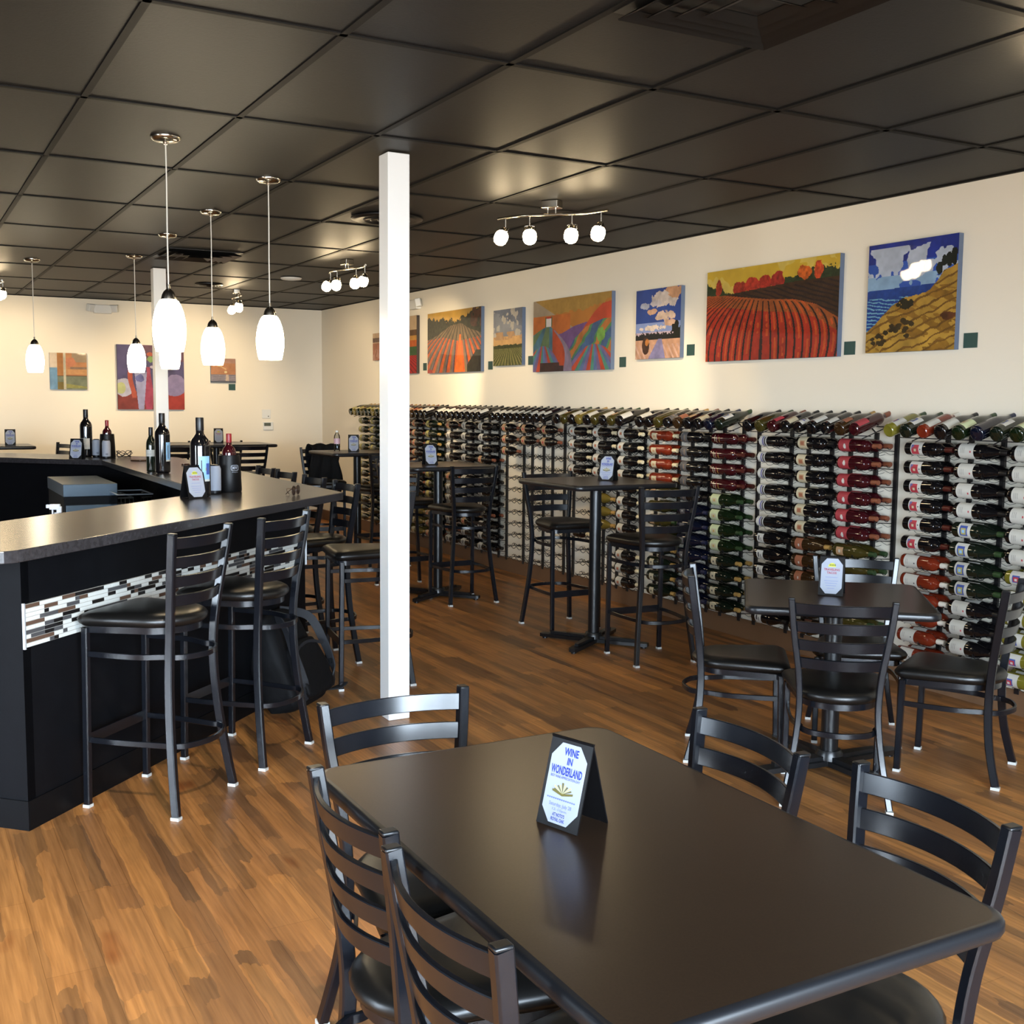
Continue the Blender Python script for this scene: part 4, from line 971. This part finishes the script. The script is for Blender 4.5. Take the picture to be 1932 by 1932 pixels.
def art_dunes(a):
    u, v = a.u, a.v
    a.fill(v > -1, (46, 92, 190), .1, 1, 4); a.fill(v > .82, (26, 50, 150), .25, 2, 8)
    a.fill((fbm(u, v, 7, 3) > .45+.5*np.abs(v-.78)) & (v > .64) & (v < .96), (196, 206, 224), .12, 5, 9)
    a.fill((fbm(u, v, 7, 8) > .44) & (v > .56) & (v < .70), (150, 186, 220), .12, 6, 9)
    a.fill((v < .575+.02*u) & (v > 0), (22, 66, 146), .2, 7, 14); a.fill((v < .50) & (np.sin(v*190+u*22+fbm(u, v, 7, 4)*9) > .55), (120, 180, 210), .1, 9)
    top = a.line([(0, .2), (.1, .26), (.3, .42), (.45, .49), (.6, .50), (.72, .54), (.8, .62), (.86, .70), (1, .74)])+(fbm(u, v, 16, 6)-.5)*.03
    s = v < top; a.fill(s, (196, 152, 60), .22, 11, 7); a.fill(s & (fbm(u*.7+v*.9, v, 8, 23) > .56), (150, 108, 34), .2, 12)
    a.fill(s & (np.sin((u*.6-v*1.8)*44+fbm(u, v, 5, 2)*8) > .72), (122, 84, 28), .2, 13)
    for i in range(26):
        r_ = np.random.default_rng(i); x = r_.random()*.55; y = .05+x*.42+r_.normal()*.035; a.fill(a.blob(x, y, .03, .022, i, .6), (58, 44, 20), .3, 14)
    a.fill(a.blob(.46, .43, .09, .05, 4, .7), (38, 34, 20), .3, 15); a.fill(a.blob(.92, .30, .1, .035, 7, .6), (96, 52, 24), .3, 16)
    for x, y, h in ((.80, .70, .10), (.86, .74, .10), (.91, .77, .11), (.96, .78, .12)): a.fill(a.blob(x, y+.03, .035, h*.6, int(x*70), .6), (18, 28, 24), .3, 17)
def art_cloud(a):
    u, v = a.u, a.v
    a.fill(v > -1, (44, 76, 156), .1, 1, 4); a.fill(v < .52, (140, 160, 214), .08, 2, 5); a.fill(v < .38, (214, 190, 204), .08, 2, 5)
    for cx, cy, rx, ry, c in ((.70, .86, .30, .12, (222, 206, 196)), (.85, .95, .2, .1, (226, 168, 126)), (.45, .80, .12, .05, (210, 200, 204)), (.66, .60, .2, .07, (224, 196, 176)), (.36, .68, .12, .04, (214, 170, 140)), (.40, .44, .26, .04, (232, 214, 200)), (.78, .50, .16, .04, (216, 176, 150)), (.2, .76, .1, .04, (176, 180, 200))):
        a.fill(a.blob(cx, cy, rx, ry, int(cx*77), .6), c, .16, 5, 12)
    a.fill((v < .36+(fbm(u, v, 26, 3)-.5)*.12) & (v > .2), (30, 30, 34), .3, 7, 18); a.fill(a.blob(.92, .38, .10, .14, 8, .6), (26, 30, 26), .3, 8)
    a.fill(v < .27, (206, 158, 128), .2, 9, 9); a.fill((v < .2) & (np.sin(u*60+v*40) > .4), (220, 178, 160), .15, 10)
    w_ = .04+(.28-v)*.55; a.fill((v < .28) & (abs(u-(.56-(.28-v)*.25)) < w_), (146, 140, 184), .16, 11, 12)
    a.fill(a.blob(.24, .19, .085, .12, 12, .15), (76, 50, 40), .3, 13); a.fill(a.blob(.27, .24, .045, .05, 13, .15), (222, 142, 70), .2, 14)
def art_hills(a):
    u, v = a.u, a.v
    a.fill(v > -1, (204, 130, 52), .14, 1, 3); a.fill((v-.25*u) > .66+(fbm(u, v, 5, 2, 2)-.5)*.2, (184, 142, 66), .1, 2); a.fill((v+.8*u) < 1.02, (176, 156, 130), .1, 3, 4)
    a.fill((v < .78) & (u < .5) & (v > .5), (206, 112, 46), .16, 4, 5)
    a.fill(v < a.line([(0, .42), (.4, .52), (.55, .60), (.7, .64), (.8, .62), (1, .70)]), (120, 82, 140), .18, 5, 7)
    a.fill(v < a.line([(.55, .3), (.68, .58), (.8, .76), (.9, .86), (1, .88), (0, -1)]), (208, 76, 48), .16, 6, 6)
    a.fill(v < a.line([(0, -1), (.45, .2), (.55, .42), (.7, .58), (.9, .66), (1, .66)]), (84, 140, 92), .22, 7, 7)
    st = np.sin((u*1.6-v*.9)*16+fbm(u, v, 4, 6)*3); a.fill((v < a.line([(0, -1), (.45, .2), (.55, .42), (.7, .58), (.9, .66), (1, .66)])) & (st > .2), (70, 104, 150), .2, 8, 7)
    a.fill((v < a.line([(0, -1), (.45, .2), (.55, .42), (.7, .58), (.9, .66), (1, .66)])) & (st < -.6), (196, 120, 60), .2, 9, 7)
    h = v < a.line([(0, .52), (.12, .60), (.22, .64), (.32, .56), (.40, .40), (.46, .2), (1, -1)]); a.fill(h, (104, 130, 90), .2, 10, 7)
    st = np.sin((u-.22)/(np.clip(.75-v, .05, 1))*11); a.fill(h & (st > .1), (74, 120, 140), .2, 11, 7); a.fill(h & (u > .27), (196, 76, 40), .18, 12, 7)
    for cx, wd, cy in ((.14, .26, .36), (.80, .34, .34)):
        hh = v < cy*(1-((u-cx)/wd)**2); a.fill(hh, (200, 78, 52), .18, 13, 7); an = (np.arctan2(u-cx, np.clip(cy+.12-v, .02, 2))*2.6) % 1.0
        a.fill(hh & (an < .24), (96, 122, 172), .18, 14, 7); a.fill(hh & (an > .24) & (an < .48), (128, 104, 150), .18, 15, 7); a.fill(hh & (an > .76), (84, 150, 132), .18, 16, 7)
    a.fill((v < .57) & (abs(u-(.29+.20*(.57-v)/.57+.07*np.sin((.57-v)*6))) < .008+.085*(.57-v)), (150, 132, 156), .14, 17, 8)
    a.fill((v < .12) & (u > .1) & (u < .36), (74, 44, 44), .2, 18); a.fill((v < .08) & (u > .3) & (u < .42), (66, 44, 50), .2, 19)
    a.fill((abs(u-.215) < .045) & (v > .62) & (v < .76), (66, 108, 66), .2, 19); a.fill((abs(u-.215) < .036) & (v > .62) & (v < .735), (236, 228, 222), .04, 20); a.fill((abs(u-.215) < .036) & (v > .735) & (v < .76), (190, 56, 44), .08, 20)
    a.fill(a.blob(.88, .46, .05, .09, 24, .3), (132, 184, 84), .2, 21)
def art_small(a):
    u, v = a.u, a.v
    a.fill(v > -1, (146, 150, 158), .1, 1, 4); a.fill((v+.35*u) > .98+(fbm(u, v, 6, 2)-.5)*.3, (120, 126, 140), .12, 2, 6); a.fill(fbm(u, v, 6, 4) > .60, (196, 188, 176), .1, 3)
    a.fill(v < .52, (214, 168, 110), .12, 4, 6); a.fill((v > .46) & (v < .6) & (fbm(u, v, 7, 9) > .5), (190, 150, 110), .1, 5)
    a.fill(v < .365+(fbm(u, v, 30, 5)-.5)*.04, (62, 66, 34), .3, 6, 20); a.fill(v < .30, (116, 114, 62), .22, 7, 9)
    t = (u-.55)/np.clip(.46-v, .04, 1); a.fill((v < .31) & (((t*4) % 1) < .45), (78, 84, 40), .25, 8, 12); a.fill((v < .3) & (((t*4) % 1) > .86), (176, 164, 112), .2, 9)
def art_rows(a):
    u, v = a.u, a.v
    a.fill(v > -1, (206, 160, 70), .12, 1, 4); a.fill(v < a.line([(0, .93), (.2, .88), (.4, .86), (.6, .84), (.8, .92), (1, 1.02)])+(fbm(u, v, 16, 3, 2)-.5)*.14, (52, 52, 34), .35, 4, 20)
    a.fill((u > .8) & (v > .7) & (fbm(u, v, 9, 8, 2) > .5), (86, 48, 34), .3, 5)
    f = v < a.line([(0, .55), (.2, .62), (.45, .76), (.65, .78), (.8, .68), (1, .60)]); a.fill(f, (128, 106, 78), .2, 6, 9)
    d = np.clip(.92-v, .03, 2); t = (u-.62)/d**.85+.35*np.clip(.62-u, 0, 1)*v; ph = (t*6.5) % 1
    a.fill(f & (ph < .3), (70, 62, 50), .25, 7, 12); lo = v < a.line([(0, .55), (.3, .58), (.6, .50), (1, .55)])
    a.fill(f & lo & (ph > .3) & (ph < .72), (216, 98, 42), .2, 8, 10); a.fill(f & lo & (ph <= .18), (112, 98, 112), .2, 9, 10)
    a.fill((v < .6) & (abs(u-(.63-.02*(.6-v)/.6+.0)) < .015+.13*np.clip(.6-v, 0, 1)**1.3), (228, 112, 34), .16, 10, 8)
    a.fill((v < .34) & (u > .76) & ((u-.76)*1.4+.1 > v-.02), (44, 44, 32), .35, 11, 14); a.fill((v < .06) & (u < .1), (180, 40, 30), .1, 12)
def art_bands(a):
    u, v = a.u, a.v
    a.fill(v > -1, (206, 176, 138), .1, 1, 4); a.fill(v < .76, (110, 78, 50), .2, 2, 8); a.fill(v < .66, (206, 150, 70), .15, 3, 6); a.fill(v < .58, (214, 104, 36), .18, 4, 6); a.fill(v < .46, (60, 96, 52), .25, 5, 8)
    f = v < .31; a.fill(f, (190, 34, 34), .14, 6, 8); t = (u-.3)/np.clip(.6-v, .05, 1); a.fill(f & (((t*5) % 1) < .25), (110, 14, 20), .15, 7)
def art_far(a):
    u, v = a.u, a.v
    a.fill(v > -1, (212, 180, 146), .1, 1, 4); a.fill((v < .82) & (v > .66), (120, 96, 84), .2, 2, 8); a.fill(v < .62, (176, 118, 92), .2, 3, 6); a.fill((v < .4) & (fbm(u, v, 6, 5) > .5), (196, 150, 130), .1, 4)
def art_sunset(a):
    u, v = a.u, a.v
    a.fill(v > -1, (206, 142, 92), .14, 1, 4); a.fill((v > .75) & (u > .6), (170, 146, 116), .1, 2, 5); a.fill(a.blob(.55, .75, .16, .12, 4), (214, 136, 96), .1, 3); a.fill((v < .62) & (v > .55) & (u > .55), (150, 120, 96), .1, 4)
    a.fill((v > .42) & (v < .56), (212, 156, 100), .1, 5); a.fill(v < .38, (128, 134, 108), .16, 6, 6); a.fill((v < .39) & (v > .36), (110, 84, 56), .1, 7); a.fill((v < .2) & (v > .04) & (v < .22-.14*u), (160, 156, 84), .15, 8)
    a.fill((u < .2) & (v < .6), (120, 164, 196), .12, 9, 6); a.fill((u < .2) & (v >= .6), (236, 214, 186), .1, 10, 6); a.fill((u > .2) & (u < .36) & (v > .38), (186, 124, 62), .14, 11, 6); a.fill((u > .2) & (u < .36) & (v < .2), (134, 112, 46), .14, 12, 6); a.fill((u > .37) & (u < .43), (214, 204, 176), .14, 13, 8)
def art_abstract(a):
    u, v = a.u, a.v
    a.fill(v > -1, (84, 76, 118), .2, 1, 5); a.fill((v > .75) & (u > .25), (110, 72, 92), .2, 2, 6); a.fill(v < .26+.06*np.sin(u*6+1), (140, 58, 50), .22, 3, 7); a.fill((v < .3) & (u > .7), (172, 56, 46), .2, 4, 7)
    a.fill(a.blob(.09, .34, .14, .14, 4, .1), (190, 188, 206), .12, 5); a.fill(a.blob(.05, .33, .07, .09, 5, .1), (196, 200, 140), .12, 6); a.fill(a.blob(.86, .38, .17, .17, 6, .12), (150, 136, 176), .14, 7)
    a.fill((abs(u-.215-.03*np.sin(v*9)) < .035) & (v < .62) & (v > .18), (190, 88, 66), .14, 8); a.fill((abs(u-.46) < .045+.02*np.sin(v*7)) & (v < .66), (178, 70, 96), .16, 9)
    a.fill((abs(u-.345) < .04+.075*v*1.2) & (v < .58), (172, 170, 206), .16, 10, 7); a.fill(a.blob(.33, .48, .06, .06, 9, .5), (110, 112, 170), .2, 11); a.fill(a.blob(.5, .78, .05, .05, 12, .3), (130, 160, 90), .2, 12); a.fill(a.blob(.48, .86, .05, .03, 13, .3), (196, 96, 66), .2, 13); a.fill(a.blob(.52, .66, .04, .025, 14, .3), (206, 190, 206), .1, 14)
def art_sea(a):
    u, v = a.u, a.v
    a.fill(v > -1, (186, 142, 122), .1, 1, 4); a.fill((v > .35) & (v < .8), (198, 138, 98), .12, 2, 5); a.fill((abs(v-(.78-(u-.2)*.55)) < .03) & (u < .62), (222, 180, 130), .08, 3); a.fill(a.blob(.6, .44, .06, .05, 3, .2), (240, 214, 160), .05, 4)
    a.fill(v < .33, (140, 132, 142), .14, 5, 6); a.fill((v < .3) & (np.sin(v*90+u*4) > .4), (172, 160, 166), .1, 6); a.fill((v < .33) & (abs(u-.66) < .05+.08*(.33-v)), (220, 196, 176), .1, 7); a.fill(v < .07, (96, 100, 112), .14, 8)
def painting(wall, p0, p1, z0, z1, fn, nx, label, side, depth=.034):
    """p0, p1: left and right end along the wall as seen from the room"""
    W = abs(p1-p0); H = z1-z0
    if wall == 'right': loc = (XW-.002, p0, z0); rz = rad(-90)
    else: loc = (p0, YB-.002, z0); rz = 0
    t = thing('painting', label, 'painting', loc, rz, 'paintings on the walls')
    MB().box((W/2, -depth/2, H/2), (W, depth, H)).build('canvas', side, t, smooth=False)
    a = Art(W, H, nx); fn(a); ny = a.ny
    xs = np.linspace(0, W, nx+1); zs = np.linspace(0, H, ny+1); X, Z = np.meshgrid(xs, zs)
    V = np.stack([X.ravel(), np.full(X.size, -depth-.0008), Z.ravel()], 1)
    J, I = np.meshgrid(np.arange(ny), np.arange(nx), indexing='ij'); q = J*(nx+1)+I
    F = np.stack([q, q+1, q+nx+2, q+nx+1], -1).reshape(-1, 4)
    me = bpy.data.meshes.new('picture'); me.from_pydata(V.tolist(), [], F.tolist())
    ca = me.color_attributes.new('paint', 'FLOAT_COLOR', 'CORNER')
    c = np.concatenate([np.clip(a.c*.72, 0, 1).reshape(-1, 3), np.ones((nx*ny, 1))], 1)
    ca.data.foreach_set('color', np.repeat(c, 4, axis=0).astype(np.float32).ravel())
    me.materials.append(M['paintgloss'] if fn in (art_dunes, art_red, art_rows, art_sunset) else M['paint']); me.update(); link('picture', me, t)
painting('right', 4.712, 4.094, 1.866, 2.472, art_dunes, 170, 'square painting of blue sea and golden dunes, nearest on the right wall', M['canvas'])
painting('right', 6.165, 4.935, 1.855, 2.460, art_red, 300, 'wide painting of curving red vineyard rows under yellow sky', M['canvas'])
painting('right', 7.0, 6.455, 1.894, 2.402, art_cloud, 150, 'small upright painting of clouds over a snowy road', M['canvas'])
painting('right', 8.54, 7.33, 1.828, 2.434, art_hills, 260, 'wide painting of striped orange and teal hills with white house', M['canvas'])
painting('right', 9.28, 8.74, 1.898, 2.406, art_small, 130, 'small upright painting of green field under grey sky', M['canvas'])
painting('right', 10.74, 9.53, 1.856, 2.468, art_rows, 240, 'wide painting of orange crop rows leading to dark trees', M['canvas'])
painting('right', 12.0, 11.02, 1.864, 2.476, art_bands, 160, 'painting with red field half hidden behind the near white post', M['canvasdark'])
painting('right', 12.26, 12.03, 2.03, 2.34, art_far, 60, 'tiny brownish painting near the back right corner', M['canvas'])
painting('back', 1.652, 2.06, 1.665, 2.09, art_sunset, 120, 'small orange and green painting on the back wall, left', M['canvas'])
painting('back', 2.404, 3.19, 1.436, 2.21, art_abstract, 180, 'large purple and red abstract painting on the back wall behind the post', M['canvasdark'])
painting('back', 3.52, 3.828, 1.775, 2.074, art_sea, 90, 'small orange sea sunset painting on the back wall, right', M['canvas'])
def tagcard(x, y, z, back, label):
    t = MB().box((0, -.0025, 0), (.085, .005, .078)).build('title_card', M['tagcard'], None, smooth=False)
    tag(t, label, 'card', 'dark green title cards'); t.location = (x, y, z); t.rotation_euler = (0, 0, 0 if back else rad(-90))
for yy, zz, l_ in ((10.88, 1.929, 'field painting behind the post'), (9.40, 1.908, 'orange crop rows painting'), (8.64, 1.934, 'grey sky field painting'), (7.215, 1.882, 'striped hills painting'),
                   (6.375, 1.945, 'clouds and road painting'), (4.868, 1.902, 'red vineyard painting'), (4.02, 1.911, 'sea and dunes painting')):
    tagcard(XW+.0006, yy, zz, False, 'small dark green title card right of the '+l_)
tagcard(3.79, YB+.0006, 1.72, True, 'small dark green title card below the sea sunset painting')

# ------------------------------------------------------------------ daylight, camera
wd = bpy.data.worlds.new('daylight'); SC.world = wd; wd.use_nodes = True; nt = wd.node_tree
bg = nt.nodes['Background']; tc = nt.nodes.new('ShaderNodeTexCoord'); sp = nt.nodes.new('ShaderNodeSeparateXYZ'); cr = nt.nodes.new('ShaderNodeValToRGB')
nt.links.new(tc.outputs['Generated'], sp.inputs[0]); mr = nt.nodes.new('ShaderNodeMapRange'); mr.inputs['From Min'].default_value = -1; nt.links.new(sp.outputs['Z'], mr.inputs['Value'])
nt.links.new(mr.outputs[0], cr.inputs[0]); nt.links.new(cr.outputs[0], bg.inputs[0])
e = cr.color_ramp.elements; e[0].position = .44; e[0].color = (.34, .33, .32, 1); e[1].position = .52; e[1].color = (.72, .85, 1.0, 1)
bg.inputs[1].default_value = 22
cam = bpy.data.cameras.new('camera'); co = bpy.data.objects.new('camera', cam); COL.objects.link(co); SC.camera = co
cam.sensor_width = 36; cam.lens = 2110.8/1932*36; cam.clip_start = .05; cam.clip_end = 100
yaw, pitch, roll = .50704, -.09813, .00917
F = Vector((math.sin(yaw)*math.cos(pitch), math.cos(yaw)*math.cos(pitch), math.sin(pitch))); R0 = Vector((math.cos(yaw), -math.sin(yaw), 0)); U0 = R0.cross(F)
Rr = R0*math.cos(roll)+U0*math.sin(roll); Ur = -R0*math.sin(roll)+U0*math.cos(roll)
co.matrix_world = Matrix(((Rr.x, Ur.x, -F.x, 0), (Rr.y, Ur.y, -F.y, 0), (Rr.z, Ur.z, -F.z, CH), (0, 0, 0, 1)))
vs_ = SC.view_settings; vs_.view_transform = 'Standard'; vs_.look = 'None'; vs_.gamma = 1; vs_.use_curve_mapping = False; vs_.exposure = 1.2
